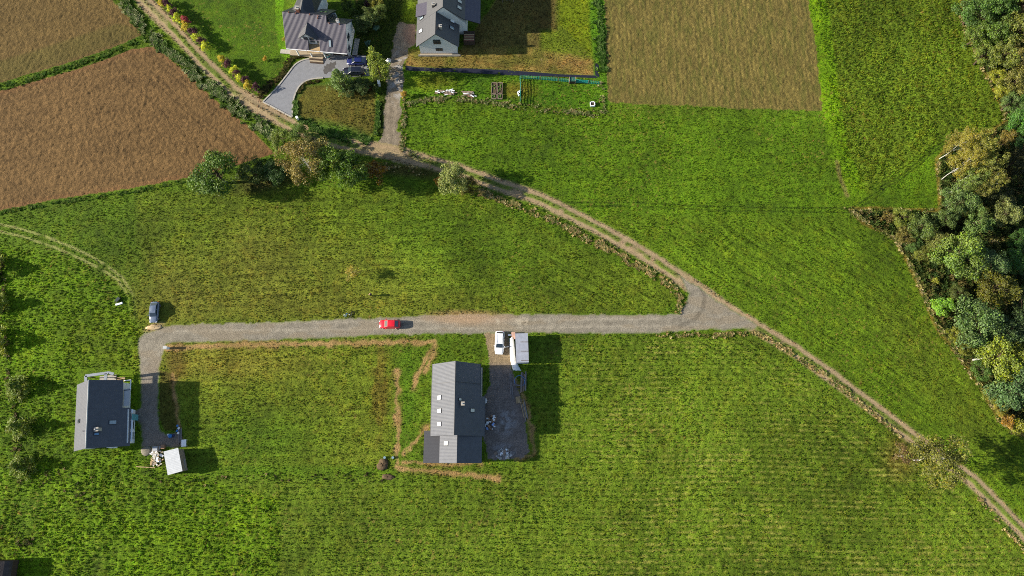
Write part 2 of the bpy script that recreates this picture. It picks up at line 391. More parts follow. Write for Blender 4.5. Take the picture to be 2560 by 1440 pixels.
    m = Z['stub'] > 0; C = np.where(m[..., None], st, C)
    # gravel
    gr = fbm(X / .6, Y / .6, 121, 3); pt = fbm(X / 4, Y / 1.2, 123, 3)
    rc = L((170, 160, 142)) * (.66 + .5 * gr + .35 * (pt - .5))[..., None]
    ys_ = 811 - (px - 960) * .004
    wl = np.exp(-((np.abs(py - (812 + .01 * (960 - px)) - 1) - 9.5) / 3.5) ** 2) * (px > 430) * (px < 1680)
    rc = rc * (1 + .12 * wl - .10 * (1 - wl) * (px > 430))[..., None]
    mud = sm(.5, .62, pt) * .5
    rc = rc * (1 - mud[..., None]) + L((150, 134, 110)) * mud[..., None]
    tan = blob(px, py, 1170, 795, 90, 14, 0, .8) * .6
    rc = rc * (1 - tan[..., None]) + L((196, 158, 120)) * tan[..., None]
    pale = (blob(px, py, 1308, 803, 20, 10, 0, .3) + blob(px, py, 1241, 805, 10, 8, 0, .3)) * .6 * sm(.35, .55, gr)
    pale = np.clip(pale, 0, 1)
    rc = rc * (1 - pale[..., None]) + L((206, 192, 168)) * pale[..., None]
    warm = sm(870, 1000, py) * .55
    rc = rc * (1 - warm[..., None]) + L((142, 128, 120)) * (.7 + .5 * gr)[..., None] * warm[..., None]
    arc = (3.2 - np.abs(seg_d(px, py, [(1700, 815), (1735, 800), (1757, 775), (1762, 740), (1748, 715)]) - 2)) > 0
    rc = np.where((arc & (px > 1690))[..., None], rc * .72, rc)
    r_ed = (1 - sm(0, 5, Z['road'])) * .45
    rc = rc * (1 - r_ed[..., None]) + grass_only * r_ed[..., None]
    m = Z['road'] > 0; C = np.where(m[..., None], rc, C)
    yc = L((138, 126, 118)) * (.7 + .6 * gr)[..., None]
    ywarm = 1 - sm(900, 930, py)
    yc = yc * (1 - ywarm[..., None]) + L((156, 136, 106)) * (.7 + .6 * gr)[..., None] * ywarm[..., None]
    dust = (blob(px, py, 1265, 1055, 22, 26, 0, .8) + blob(px, py, 1258, 1128, 26, 16, 0, .7)) * sm(.3, .6, gr)
    dust = np.clip(dust, 0, 1) * .6
    yc = yc * (1 - dust[..., None]) + L((186, 186, 190)) * dust[..., None]
    m = (Z['yard'] > 0) & (Z['road'] <= 0); C = np.where(m[..., None], yc, C)
    # dirt track: two wheel lines and a green middle
    s = np.abs(Z['trs'])
    tc = L((174, 150, 116)) * (.78 + .5 * gr)[..., None]
    medw = 1 - sm(4.6, 7.0, s)
    ext = sm(430, 640, px) * 0 + 1
    solid = np.clip(blob(px, py, 640, 270, 60, 60, 0, .5) + blob(px, py, 975, 378, 70, 30, 10, .5) + blob(px, py, 1745, 725, 60, 40, 40, .5) + (px < 420) * .6, 0, 1)
    medw = medw * (1 - solid * .9) * sm(.3, .5, mid + .15)
    outw = sm(14.5, 18, s) * (1 - solid * .8)
    gw = np.clip(medw * .85 + outw * .85, 0, 1)
    tc = tc * (1 - gw[..., None]) + grass_only * gw[..., None]
    m = (Z['track'] > 0) & (Z['road'] <= 0); C = np.where(m[..., None], tc, C)
    lx0 = LXF(X, Y)
    lrut = np.exp(-((seg_d(px + lx0, py, LANE) - 9) / 3.5) ** 2)
    lc = L((150, 136, 116)) * (.55 + .65 * gr + .22 * lrut)[..., None]
    rk = sm(.5, .62, fbm(X / .8, Y / .5, 131)) * blob(px, py, 1000, 190, 24, 60, 5, .6) * .75
    lc = lc * (1 - rk[..., None]) + L((200, 196, 192)) * rk[..., None]
    rd = blob(px, py, 1030, 85, 22, 28, 0, .5) * .7
    lc = lc * (1 - rd[..., None]) + L((150, 118, 104)) * rd[..., None]
    m = (Z['lane'] > 0) & (Z['track'] <= 0); C = np.where(m[..., None], lc, C)
    f = Z['ft']
    fr = (1 - sm(2.0, 4.2, np.abs(np.abs(f) - 8.5 + 3 * sm(200, 330, px)))) * (px < 345) * sm(.25, .45, mid + .1) * (1 - sm(700, 750, py) * .8)
    C = C * (1 - .62 * fr[..., None]) + L((184, 178, 112)) * (.62 * fr)[..., None]
    wt = [(2205, 470), (2250, 445), (2300, 405), (2340, 370), (2375, 350)]
    bt_ = 1 - sm(3, 8, seg_d(px + (n1 - .5) * 6, py, [(2092, 405), (2100, 440), (2118, 488)]))
    C = C * (1 - .6 * bt_[..., None]) + L((150, 128, 84)) * (.6 * bt_)[..., None]
    d2 = np.abs(seg_d(px, py, wt) - 4)
    C *= (1 - .5 * (1 - sm(1.2, 3, d2)))[..., None]
    d3 = np.minimum(np.abs(seg_d(px, py, [(1410, 512), (1560, 510), (1800, 522), (2130, 526), (2205, 478)]) - 5), 99)
    C *= (1 - .42 * (1 - sm(1.2, 2.8, d3)))[..., None]
    C = np.clip(C, .004, .8)
    return px, py, Z, C, lower, wood, mid, big, rf, left

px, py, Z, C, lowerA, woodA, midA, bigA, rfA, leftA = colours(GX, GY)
# relief
hard = np.maximum.reduce([Z['road'], Z['track'], Z['lane'], Z['yard']])
plo = np.maximum.reduce([Z['pl1'], Z['pl2'], Z['stub']])
soft = 1 - sm(-6, 2, np.maximum(hard, plo))
clumpy = .55 + .7 * sm(-20, 30, rfA) + .5 * sm(0, 20, leftA) + .3 * sm(0, 20, lowerA)
lawnA = poly_sd(px, py, [(395, -100), (890, -100), (890, 200), (735, 300), (660, 250), (560, 175), (470, 75)])
clumpy *= 1 - .55 * sm(-5, 5, lawnA)
H = soft * clumpy * (.17 * (fbm(GX / .7, GY / .7, 201, 3) - .5) + .12 * (fbm(GX / 2.6, GY / 2.6, 211, 2) - .5) * 1.6 + .15 * (vnoise(GX / .36, GY / .36, 221) - .5))
rowh = .075 * np.cos((GY + .25 * np.sin(GX * .11) + .01 * GX) / .98 * 2 * math.pi) * sm(0, 30, lowerA)
H += rowh * soft + soft * .05 * np.clip(Z['st'], -1, 1)
pm = sm(0, 4, plo)
H *= 1 - .5 * sm(0, 10, Z['dry'])
H += pm * (.20 * (fbm(GX / .6, GY / .6, 231, 3) - .5) + .16 * (vnoise(GX / .3, GY / .3, 235) - .5))
# tractor lines parallel to the right-hand edge of the ploughland
u = (GX * .62 + GY * .785)
for off in (0, 1.9, 7, 8.9, 15.0):
    ln = u - (12.9 + off)
H += hard.clip(0, 1) * .015 * (vnoise(GX / .3, GY / .3, 241) - .5)
med = (1 - sm(4, 7, np.abs(Z['trs']))) * (Z['track'] > 0) * (Z['road'] < 0)
H += med * .06 * (.5 + midA)
# flat building plots, paved drive
FLAT = [(18, [(700, 20), (885, 20), (905, 200), (735, 300), (650, 250), (715, 160)]), (6, [(1035, -20), (1195, -20), (1195, 125), (1035, 125)]), (6, [(185, 925), (330, 925), (330, 1125), (185, 1125)]),
        (6, [(1060, 905), (1212, 905), (1212, 1160), (1060, 1160)])]
fl = np.zeros(GX.shape)
for w, pl in FLAT: fl = np.maximum(fl, sm(-w, 0, poly_sd(px, py, pl)))
H = H * (1 - fl) - .05 * fl
H = np.where(dense, H, 0)
C = np.where(dense[..., None], C, np.array(alb((96, 118, 44))))

ny, nx = GX.shape
idx = np.arange(ny * nx).reshape(ny, nx)
fq = np.stack([idx[:-1, :-1], idx[:-1, 1:], idx[1:, 1:], idx[1:, :-1]], -1).reshape(-1, 4)
V = np.stack([GX, GY, H], -1).reshape(-1, 3)
CC = np.concatenate([C, np.ones(GX.shape + (1,))], -1).reshape(-1, 4)
def fmean(a): a = a.reshape(-1); return a[fq].mean(1)
zid = np.zeros(len(fq), int)
zid[fmean(Z['dry']) > 0] = 9
zid[(np.abs(fmean(Z['ft'])) < 12) & (fmean(px) < 340) & (fmean(py) < 790)] = 10
zid[fmean(Z['pl1']) > 0] = 1; zid[fmean(Z['pl2']) > 0] = 2; zid[fmean(Z['stub']) > 0] = 3
zid[fmean(Z['lane']) > 0] = 6
zid[fmean(Z['track']) > 0] = 5
zid[fmean(Z['yard']) > 0] = 7
zid[fmean(Z['road']) > 0] = 4
dfc = fmean(dense.astype(float)) > .99
zid[~dfc] = 0
MT = {'g': terrain_mat('meadow_soil_and_grass', 4.5, .6, 1.0, 4.5, .2), 'p': terrain_mat('ploughed_soil', 4, .5, 1.0, 4.0, .22),
      'r': terrain_mat('gravel', 4, .42, .8, 5, .1), 'd': terrain_mat('dirt', 4, .35, .7, 5, .08)}
names = {0: ('ground', 'g'), 1: ('ploughed_field', 'p'), 2: ('upper_ploughed_field', 'p'), 3: ('stubble_field', 'p'), 4: ('gravel_road', 'r'), 5: ('dirt_track', 'd'),
         6: ('access_lane', 'r'), 7: ('gravel_yard', 'r'), 9: ('dry_lawn', 'g'), 10: ('farm_track', 'g')}
for z, (nm, mk) in names.items():
    F = fq[zid == z]
    used, inv = np.unique(F, return_inverse=True)
    me = bpy.data.meshes.new(nm)
    me.vertices.add(len(used)); me.vertices.foreach_set('co', V[used].astype(np.float32).ravel())
    me.loops.add(len(F) * 4); me.loops.foreach_set('vertex_index', inv.astype(np.int32).ravel())
    me.polygons.add(len(F)); me.polygons.foreach_set('loop_start', (np.arange(len(F)) * 4).astype(np.int32))
    me.polygons.foreach_set('use_smooth', np.ones(len(F), bool))
    at = me.color_attributes.new('Col', 'FLOAT_COLOR', 'POINT'); at.data.foreach_set('color', CC[used].astype(np.float32).ravel())
    me.materials.append(MT[mk]); me.update(calc_edges=True); me.validate()
    o = bpy.data.objects.new(nm, me); COL.objects.link(o); o['kind'] = 'structure'

# ------------------------------------------------------------------ grass and herbs as stuff (tufts instanced on points)
def tuft_object(name, seed, blades, h, w, spread):
    rnd = random.Random(seed); m = MB()
    for i in range(blades):
        a = rnd.uniform(0, 6.283); r = rnd.uniform(0, .35) * spread; x, y = r * math.cos(a), r * math.sin(a)
        b = rnd.uniform(0, 6.283); lean = rnd.uniform(.25, 1.0) * spread; hh = h * rnd.uniform(.6, 1.1)
        ww = w * rnd.uniform(.7, 1.3); c, s = math.cos(b), math.sin(b)
        m.add([(x - s * ww, y + c * ww, -.02), (x + s * ww, y - c * ww, -.02), (x + c * lean * .55 + s * ww * .7, y + s * lean * .55 - c * ww * .7, hh * .75), (x + c * lean * .55 - s * ww * .7, y + s * lean * .55 + c * ww * .7, hh * .75), (x + c * lean, y + s * lean, hh * .9)],
              [(0, 1, 2, 3), (3, 2, 4)])
    return bpy.data.objects.new(name, m.mesh(name, None))
def herb_mat():
    m = bpy.data.materials.new('grass_blades'); m.use_nodes = True; nt = m.node_tree; b = nt.nodes['Principled BSDF']
    a = nt.nodes.new('ShaderNodeAttribute'); a.attribute_type = 'INSTANCER'; a.attribute_name = 'tint'
    nt.links.new(a.outputs['Color'], b.inputs['Base Color']); b.inputs['Roughness'].default_value = .7; b.inputs['Specular IOR Level'].default_value = .2
    t = nt.nodes.new('ShaderNodeBsdfTranslucent'); nt.links.new(a.outputs['Color'], t.inputs[0])
    mx = nt.nodes.new('ShaderNodeMixShader'); mx.inputs[0].default_value = .35
    nt.links.new(b.outputs[0], mx.inputs[1]); nt.links.new(t.outputs[0], mx.inputs[2]); nt.links.new(mx.outputs[0], nt.nodes['Material Output'].inputs[0])
    return m
HERB = herb_mat()
def scatter(name, label, X, Y, scale, tint, tuft, zoff=0):
    n = len(X)
    ix = np.clip(((X + 122) / DENS).astype(int), 0, len(xs) - 14) + 6; iy = np.clip(((Y + 26) / DENS).astype(int), 0, len(ys) - 14) + 6
    z = H[iy, ix]
    me = bpy.data.meshes.new(name); me.vertices.add(n)
    me.vertices.foreach_set('co', np.stack([X, Y, z + zoff], -1).astype(np.float32).ravel())
    a = me.attributes.new('sc', 'FLOAT', 'POINT'); a.data.foreach_set('value', scale.astype(np.float32))
    a = me.attributes.new('rot', 'FLOAT', 'POINT'); a.data.foreach_set('value', np.random.RandomState(n % 1000).uniform(0, 6.28, n).astype(np.float32))
    a = me.attributes.new('tint', 'FLOAT_COLOR', 'POINT'); a.data.foreach_set('color', np.concatenate([tint, np.ones((n, 1))], 1).astype(np.float32).ravel())
    me.update()
    o = bpy.data.objects.new(name, me); COL.objects.link(o); me.materials.append(HERB)
    g = bpy.data.node_groups.new(name + '_nodes', 'GeometryNodeTree')
    g.interface.new_socket('Geometry', in_out='INPUT', socket_type='NodeSocketGeometry'); g.interface.new_socket('Geometry', in_out='OUTPUT', socket_type='NodeSocketGeometry')
    N = g.nodes; L = g.links
    gi = N.new('NodeGroupInput'); go = N.new('NodeGroupOutput')
    m2p = N.new('GeometryNodeMeshToPoints'); iop = N.new('GeometryNodeInstanceOnPoints'); oi = N.new('GeometryNodeObjectInfo'); oi.inputs['Object'].default_value = tuft
    def na(nm):
        x = N.new('GeometryNodeInputNamedAttribute'); x.data_type = 'FLOAT'; x.inputs[0].default_value = nm; return x
    sc = na('sc'); rt = na('rot'); cx = N.new('ShaderNodeCombineXYZ')
    L.new(rt.outputs[0], cx.inputs[2])
    L.new(gi.outputs[0], m2p.inputs[0]); L.new(m2p.outputs[0], iop.inputs['Points']); L.new(oi.outputs['Geometry'], iop.inputs['Instance'])
    L.new(cx.outputs[0], iop.inputs['Rotation']); L.new(sc.outputs[0], iop.inputs['Scale'])
    L.new(iop.outputs[0], go.inputs[0])
    tuft.data.materials.clear(); tuft.data.materials.append(HERB)
    md = o.modifiers.new('tufts', 'NODES'); md.node_group = g
    o['kind'] = 'stuff'; o['label'] = label; o['category'] = 'grass'
    return o
R = np.random.RandomState(5)
T_short = tuft_object('tuft_short', 1, 7, .13, .045, .17)
T_tall = tuft_object('tuft_tall', 2, 16, .42, .06, .42)
# short meadow grass over everything green
N0 = 420000
X = R.uniform(-118, 118, N0); Y = R.uniform(-25, 103, N0)
p_x, p_y, Zt, Ct, lo_, wo_, mi_, bi_, rf_, le_ = colours(X, Y)
fit = (p_x > -60) & (p_x < 2620) & (p_y > -60) & (p_y < 1500)
bad = np.maximum.reduce([Zt['road'], Zt['lane'], Zt['yard'], Zt['pl1'], Zt['pl2'], Zt['stub']])
tr = (Zt['track'] > 0) & (np.abs(np.abs(Zt['trs']) - 8) < 4.5)
DRIVE = [(656, 254), (690, 222), (715, 190), (735, 162), (760, 146), (800, 140), (870, 138), (918, 140), (925, 196), (870, 196), (800, 196), (775, 199), (750, 214), (737, 238), (732, 262), (734, 296)]
bld = np.maximum.reduce([poly_sd(p_x, p_y, q) for q in (DRIVE, [(715, 50), (888, 35), (888, 140), (720, 140)], [(1040, 60), (1150, 60), (1150, 121), (1040, 121)], [(190, 925), (324, 925), (326, 1122), (186, 1122)], [(1062, 1085), (1205, 1085), (1205, 1157), (1062, 1157)], [(1080, 910), (1205, 910), (1205, 1100), (1080, 1100)], [(1014, 164), (1500, 186), (1500, 196), (1014, 177)])])
keep = fit & (bad < -1) & ~tr & (bld < 0) & (R.rand(N0) < np.clip(.62 + .5 * (mi_ - .5) + .25 * (rf_ > 0), .2, 1)) & ~((Zt['trench'] > 0) & (R.rand(N0) < .8)) & ~((np.abs(np.abs(Zt['ft']) - 8.5) < 3) & (p_x < 340) & (R.rand(N0) < .7))
X = X[keep]; Y = Y[keep]; Ct = Ct[keep]; rf_ = rf_[keep]; le_ = le_[keep]; mi_ = mi_[keep]; lo_ = lo_[keep]; p_x = p_x[keep]; p_y = p_y[keep]
n = len(X)
lw = poly_sd(p_x, p_y, [(395, -100), (890, -100), (890, 200), (735, 300), (660, 250), (560, 175), (470, 75)]) > 0
scl = R.uniform(.5, 1.2, n) * (1 + .45 * sm(-15, 25, rf_) + .35 * (le_ > 0) + .1 * (lo_ > 0)) * np.where(lw, .5, 1) * (.7 + .6 * mi_)
br = (R.uniform(0, 1, n) ** 1.8 * 1.3 + .62)[:, None]
tn = Ct * br * (1 + R.uniform(-.12, .12, (n, 3)))
tn[:, 0] *= R.uniform(.85, 1.25, n)
tn = np.clip(tn * 1.12, .005, .6)
scatter('meadow_grass', 'short green meadow grass in small clumps over all the fields', X, Y, scl, tn, T_short)

def band(pts, hw, per_px, seed, jitter=1.0):
    r = np.random.RandomState(seed); XS = []; YS = []
    for i in range(len(pts) - 1):
        (ax, ay), (bx, by) = pts[i], pts[i + 1]; L_ = math.hypot(bx - ax, by - ay); k = int(L_ * per_px)
        t = r.rand(k); o = r.normal(0, .55, k).clip(-1.4, 1.4) * hw
        kk = (vnoise(t * L_ / 16, o / 9, seed + i) > r.uniform(.25, .75, k)); t = t[kk]; o = o[kk]
        XS.append(ax + (bx - ax) * t - (by - ay) / L_ * o); YS.append(ay + (by - ay) * t + (bx - ax) / L_ * o)
    a = np.concatenate(XS); b = np.concatenate(YS); q = np.array(P(a, b)); return q[0], q[1]
def tints(n, cols, seed, lo=.7, hi=1.3):
    r = np.random.RandomState(seed); c = np.array([alb(k) for k in cols])[r.randint(0, len(cols), n)]
    return c * r.uniform(lo, hi, n)[:, None]
def tall(name, label, specs, cols, seed, smin=.6, smax=1.2):
    A = [band(p, hw, d, seed + i) for i, (p, hw, d) in enumerate(specs)]
    X = np.concatenate([a[0] for a in A]); Y = np.concatenate([a[1] for a in A])
    scatter(name, label, X, Y, np.random.RandomState(seed).uniform(smin, smax, len(X)), tints(len(X), cols, seed), T_tall)
tall('tall_grass_verge', 'tall green and pale tufts of grass between the ploughed land and the dirt track',
     [([(285, -30), (318, 10), (350, 55), (385, 100), (440, 142), (500, 198), (550, 240), (600, 280), (650, 315), (690, 348)], 14, 6.0)],
     [(110, 140, 60), (140, 158, 90), (176, 182, 124), (100, 132, 48), (206, 206, 156), (82, 120, 40)], 301, .7, 1.5)
tall('grass_balk', 'bright green strip of rough grass between the two ploughed fields',
     [([(-40, 226), (60, 204), (150, 175), (250, 142), (330, 110), (372, 92)], 7, 3.0), ([(-40, 540), (130, 510), (330, 480), (500, 450), (600, 420), (680, 395)], 5, 1.6)],
     [(110, 150, 50), (88, 132, 36), (146, 166, 70), (80, 120, 34)], 311, .4, .8)
tall('dry_verge_grass', 'dry straw-coloured tall grass lining the south side of the dirt track',
     [([(1195, 478), (1300, 514), (1400, 560), (1500, 611), (1600, 668), (1680, 716), (1702, 750), (1688, 783)], 9, 4.6),
      ([(1640, 836), (1780, 838), (1890, 832), (1950, 866), (2060, 936), (2160, 1016), (2250, 1092)], 6, 2.4), ([(2440, 1240), (2520, 1330), (2570, 1390)], 6, .8),
      ([(960, 415), (1080, 430)], 14, 1.0)],
     [(232, 206, 140), (206, 180, 112), (240, 222, 160), (150, 152, 76), (112, 140, 50), (120, 144, 56), (214, 184, 128)], 321, .4, .95)
tall('field_margin_grass', 'pale rough grass along the garden boundary above the bright field',
     [([(1003, 380), (1010, 300), (1018, 262), (1080, 248), (1180, 250), (1260, 262), (1400, 278), (1508, 286)], 7, 3.2), ([(1503, 205), (1505, 240), (1512, 285)], 7, 1.6), ([(1020, 385), (1080, 402)], 6, 1),
      ([(1010, 245), (1008, 300), (1004, 350)], 3.5, 1.1)],
     [(176, 184, 116), (134, 156, 70), (212, 200, 146), (102, 136, 50), (190, 168, 112)], 331, .35, .8)
tall('wood_edge_grass', 'straw-coloured rank grass along the edge of the wood',
     [([(2110, 525), (2160, 528), (2230, 528), (2330, 524)], 5, 1.2), ([(2125, 530), (2180, 560), (2235, 595), (2270, 650), (2310, 740), (2345, 820), (2400, 895), (2450, 965), (2500, 1050), (2560, 1100)], 7, 2.6), ([(2400, 40), (2440, 140), (2485, 230), (2515, 300)], 6, 1.5), ([(2345, 400), (2350, 520)], 6, 2),
      ([(2430, 590), (2500, 610)], 22, 2.0), ([(2260, 560), (2400, 760)], 40, 1)],
     [(220, 200, 136), (180, 172, 96), (130, 142, 60), (236, 218, 160), (104, 128, 46), (110, 134, 50)], 341, .4, 1.0)
tall('lush_hedge_grass', 'lush green tall grass beside the stubble field',
     [([(1492, -40), (1496, 60), (1503, 120), (1508, 180)], 12, 5), ([(745, 300), (800, 328), (870, 348), (925, 352)], 9, 3.4), ([(740, 250), (738, 290)], 6, 2), ([(945, 230), (944, 340)], 5, 2.2)],
     [(96, 142, 46), (76, 118, 34), (124, 160, 66), (66, 104, 34), (140, 168, 90)], 351, .6, 1.1)
tall('garden_perennials', 'brownish green perennials bordering the paved drive',
     [([(645, 240), (690, 205), (715, 175), (735, 145)], 9, 5.0), ([(735, 143), (770, 138)], 4, 6.0), ([(745, 235), (765, 208), (800, 203)], 4, 2.0), ([(850, 212), (900, 215), (940, 214)], 12, 4)],
     [(92, 84, 46), (110, 110, 48), (74, 84, 38), (136, 128, 62), (84, 66, 44)], 361, .5, .9)
ux = R.uniform(2110, 2620, 16000); uy = R.uniform(-40, 1180, 16000)
WP = [(2400, -60), (2412, 60), (2450, 150), (2490, 230), (2520, 300), (2480, 330), (2375, 360), (2350, 400), (2357, 535), (2140, 527), (2165, 558), (2240, 594), (2275, 650), (2315, 740), (2350, 820), (2405, 890), (2455, 960), (2505, 1050), (2700, 1180), (2700, -60)]
k_ = poly_sd(ux, uy, WP) > 2
ux, uy = P(ux[k_], uy[k_])
scatter('wood_undergrowth', 'shaded green and brown undergrowth on the floor of the wood', ux, uy, R.uniform(.8, 2.2, len(ux)), tints(len(ux), [(84, 104, 40), (64, 88, 34), (104, 110, 48), (120, 108, 60), (52, 74, 30)], 381), T_tall)
tall('boundary_weeds', 'rank weeds and straw in the ditch along the left edge',
     [([(3, 620), (8, 760), (18, 900), (38, 1010), (42, 1120), (45, 1215)], 9, 1.1), ([(110, 1185), (180, 1215), (240, 1250)], 34, .8), ([(370, 1195), (520, 1200), (700, 1190), (960, 1195)], 12, .3), ([(40, 1340), (80, 1370)], 20, 1.5)],
     [(112, 120, 52), (146, 128, 84), (88, 118, 38), (170, 150, 104), (78, 72, 44)], 371, .4, .95)

# ------------------------------------------------------------------ building materials
M_DARK = mat('roof_metal_graphite', (.068, .072, .088), .52, 0, .14, 1.3, .34)
M_DARK2 = mat('roof_tile_anthracite', alb((78, 72, 84), .8), .42, 0, .16, 3, .6)
M_DARK3 = mat('roof_sheet_dull', (.062, .061, .066), .5, 0, .08, 3, .45)
M_WALL = mat('white_plaster', alb((226, 226, 222), .85), .9, 0, .04, 1.5)
M_WALLG = mat('grey_plaster', alb((190, 190, 188), .8), .9, 0, .05, 1.5)
M_GLASS = mat('window_glass', (.03, .04, .05), .06, 0, .05, 1, .9)
M_SKYL = mat('skylight_glass', (.25, .3, .33), .12, 0, .05, 1, .9)
M_FRAME = mat('dark_frame', (.03, .03, .033), .5, 0, .1, 4)
M_WHITE = mat('white_metal', (.75, .76, .77), .5, 0, .05, 3)
M_GREYM = mat('grey_metal', (.3, .31, .33), .5, .2, .1, 3)
M_CONC = mat('pale_concrete', alb((196, 188, 176)), .9, 0, .15, 3, .2, .3)
M_STONE = mat('cream_stone', alb((190, 172, 146)), .85, 0, .12, 4, .2)
M_BRICK = mat('red_brown_brick', alb((150, 96, 76)), .9, 0, .2, 8)
M_WOOD = mat('weathered_timber', alb((166, 146, 128)), .85, 0, .25, 3, .2)
M_WOOD2 = mat('grey_timber', alb((150, 144, 142)), .85, 0, .25, 3, .2)
M_WOODN = mat('fresh_pine', alb((206, 176, 132)), .8, 0, .2, 3, .2)
M_DWOOD = mat('dark_timber', alb((86, 70, 58)), .85, 0, .2, 3, .2)
M_FASC = mat('white_trim', (.7, .7, .7), .6, 0, .04, 3)
M_PLAST = mat('white_plastic', (.78, .79, .8), .4, 0, .06, 3)
M_BLUE = mat('blue_plastic', (.03, .16, .42), .4, 0, .1, 3)
M_CARD = mat('cardboard', alb((176, 138, 108)), .9, 0, .15, 3)
M_BARK = mat('brown_bark', alb((96, 80, 66)), .95, 0, .3, 5, .1)
M_BIRCH = mat('white_birch_bark', (.45, .43, .39), .8, 0, .3, 6, .2)
M_TYRE = mat('tyre_rubber', (.012, .012, .013), .8, 0, .1, 5)
M_RIM = mat('wheel_alloy', (.42, .43, .45), .35, .7, .05, 5)
M_MEMB = mat('black_membrane', (.012, .013, .026), .55, 0, .3, 2, .3, .4, 6)

def ribbed(name, A, B, Cc, D, m, parent, off, pitch=.25, row=.35, amp=.014, step=.012, th=.12):
    """roof slope A,B along the eave; Cc,D along the ridge (above B and A): ribs run from eave to ridge, courses cross them"""
    A, B, Cc, D = map(Vector, (A, B, Cc, D)); mb = MB()
    nrm = (B - A).cross(D - A).normalized()
    if nrm.z < 0: nrm = -nrm
    nu = max(2, int((B - A).length / (pitch / 3))); nv = max(1, int(((D - A).length) / row)) if row else 1
    vs = []; fs = []; 
    for j in range(nv):
        for e in (0, 1):
            v = (j + e) / nv
            for i in range(nu + 1):
                t = i / nu; p = (A.lerp(B, t)).lerp(D.lerp(Cc, t), v)
                k = (i % 3); h = amp * (1 if k == 1 else (.35 if k == 2 else -.6))
                vs.append(p + nrm * (h + (step if e == 0 else 0) + .03))
    w = nu + 1
    flip = (B - A).cross(D - A).z < 0
    for j in range(nv * 2 - 1):
        for i in range(nu):
            q = (j * w + i, j * w + i + 1, (j + 1) * w + i + 1, (j + 1) * w + i)
            fs.append(q[::-1] if flip else q)
    mb.add(vs, fs)
    o = mb.build(name, m, parent, off)
    t = [A, B, Cc, D] if not flip else [D, Cc, B, A]
    MB().slab(t, th).build('roof_edge', M_FRAME, o, off)
    o['_n'] = 0; del o['_n']
    return o
def on_slope(A, B, Cc, D, u, v, lift=0.0):
    A, B, Cc, D = map(Vector, (A, B, Cc, D)); p = A.lerp(B, u).lerp(D.lerp(Cc, u), v)
    n = (B - A).cross(D - A).normalized()
    if n.z < 0: n = -n
    return p + n * lift
def skylight(cs, u, v, w, l, parent, off, glass=None, open_=False):
    A, B, Cc, D = map(Vector, cs)
    ex = (B - A).normalized(); ey = (D - A).normalized()
    n = ex.cross(ey)
    if n.z < 0: n = -n
    c = on_slope(A, B, Cc, D, u, v)
    def ring(hw, hl, h): return [c + ex * a * hw + ey * b * hl + n * h for a, b in ((-1, -1), (1, -1), (1, 1), (-1, 1))]
    mb = MB(); r = ring(w / 2, l / 2, .16); mb.slab(r if ex.cross(ey).dot(n) > 0 else r[::-1], .2)
    f = mb.build('skylight', M_FRAME, parent, off)
    r = ring(w / 2 - .09, l / 2 - .09, .175); g = MB().slab(r if ex.cross(ey).dot(n) > 0 else r[::-1], .012)
    g.build('pane', glass or M_SKYL, f, off)
    return f
def roof_window_px(parent, off, pxy, plane, w, l, glass=None):
    """skylight on plane (cs) at map position pxy: finds the slope height by iteration"""
    A, B, Cc, D = map(Vector, plane); n = (B - A).cross(D - A).normalized()
    o = Vector((0, 0, CAMH)); q = P3(*pxy); d = (q - o).normalized()
    t = (A - o).dot(n) / d.dot(n); p = o + d * t
    ex = (B - A); ey = (D - A)
    v = (p - A).dot(ey.normalized()) / ey.length
    u = (p - A).dot(ex.normalized()) / ex.length
    return skylight(plane, u, v, w, l, parent, off, glass)
def point_on(plane, pxy):
    A, B, Cc, D = map(Vector, plane); n = (B - A).cross(D - A).normalized(); o = Vector((0, 0, CAMH)); q = P3(*pxy); d = (q - o).normalized()
    return o + d * ((A - o).dot(n) / d.dot(n))
def chimney(parent, off, p, w, l, h, m=M_BRICK):
    o = MB().box((p[0], p[1], p[2] + h / 2 - .3), (w, l, h + .6)).build('chimney', m, parent, off)
    MB().box((p[0], p[1], p[2] + h + .04), (w + .16, l + .16, .09)).build('cap', M_CONC, o, off)
    mb = MB(); mb.tube((p[0] - w * .18, p[1], p[2] + h + .08), (p[0] - w * .18, p[1], p[2] + h + .4), .12, n=8); mb.build('flue', M_GREYM, o, off)
    return o
def win(parent, off, c, w, h, axis, out):
    """window in a wall: axis 'x' wall runs along x (faces +-y), 'y' wall runs along y"""
    d = (w, .1, h) if axis == 'x' else (.1, w, h)
    g = (w - .16, .02, h - .16) if axis == 'x' else (.02, w - .16, h - .16)
    o = MB().box(c, d).build('window', M_FRAME, parent, off)
    cc = Vector(c) + Vector((0, out * .055, 0) if axis == 'x' else (out * .055, 0, 0))
    MB().box(cc, g).build('pane', M_GLASS, o, off)
    return o
def prism(mb, pts_low, eave, ridge):  # gable body: rectangle + two ridge points
    a, b, c, d = [Vector(p) for p in pts_low]; r1, r2 = Vector(ridge[0]), Vector(ridge[1])
    up = Vector((0, 0, eave)); A, B, Cc, D = a + up, b + up, c + up, d + up
    mb.add([a, b, c, d, A, B, Cc, D, r1, r2], [(0, 1, 5, 8, 4), (1, 2, 6, 5), (2, 3, 7, 9, 6), (3, 0, 4, 7), (5, 6, 9, 8), (7, 4, 8, 9)])

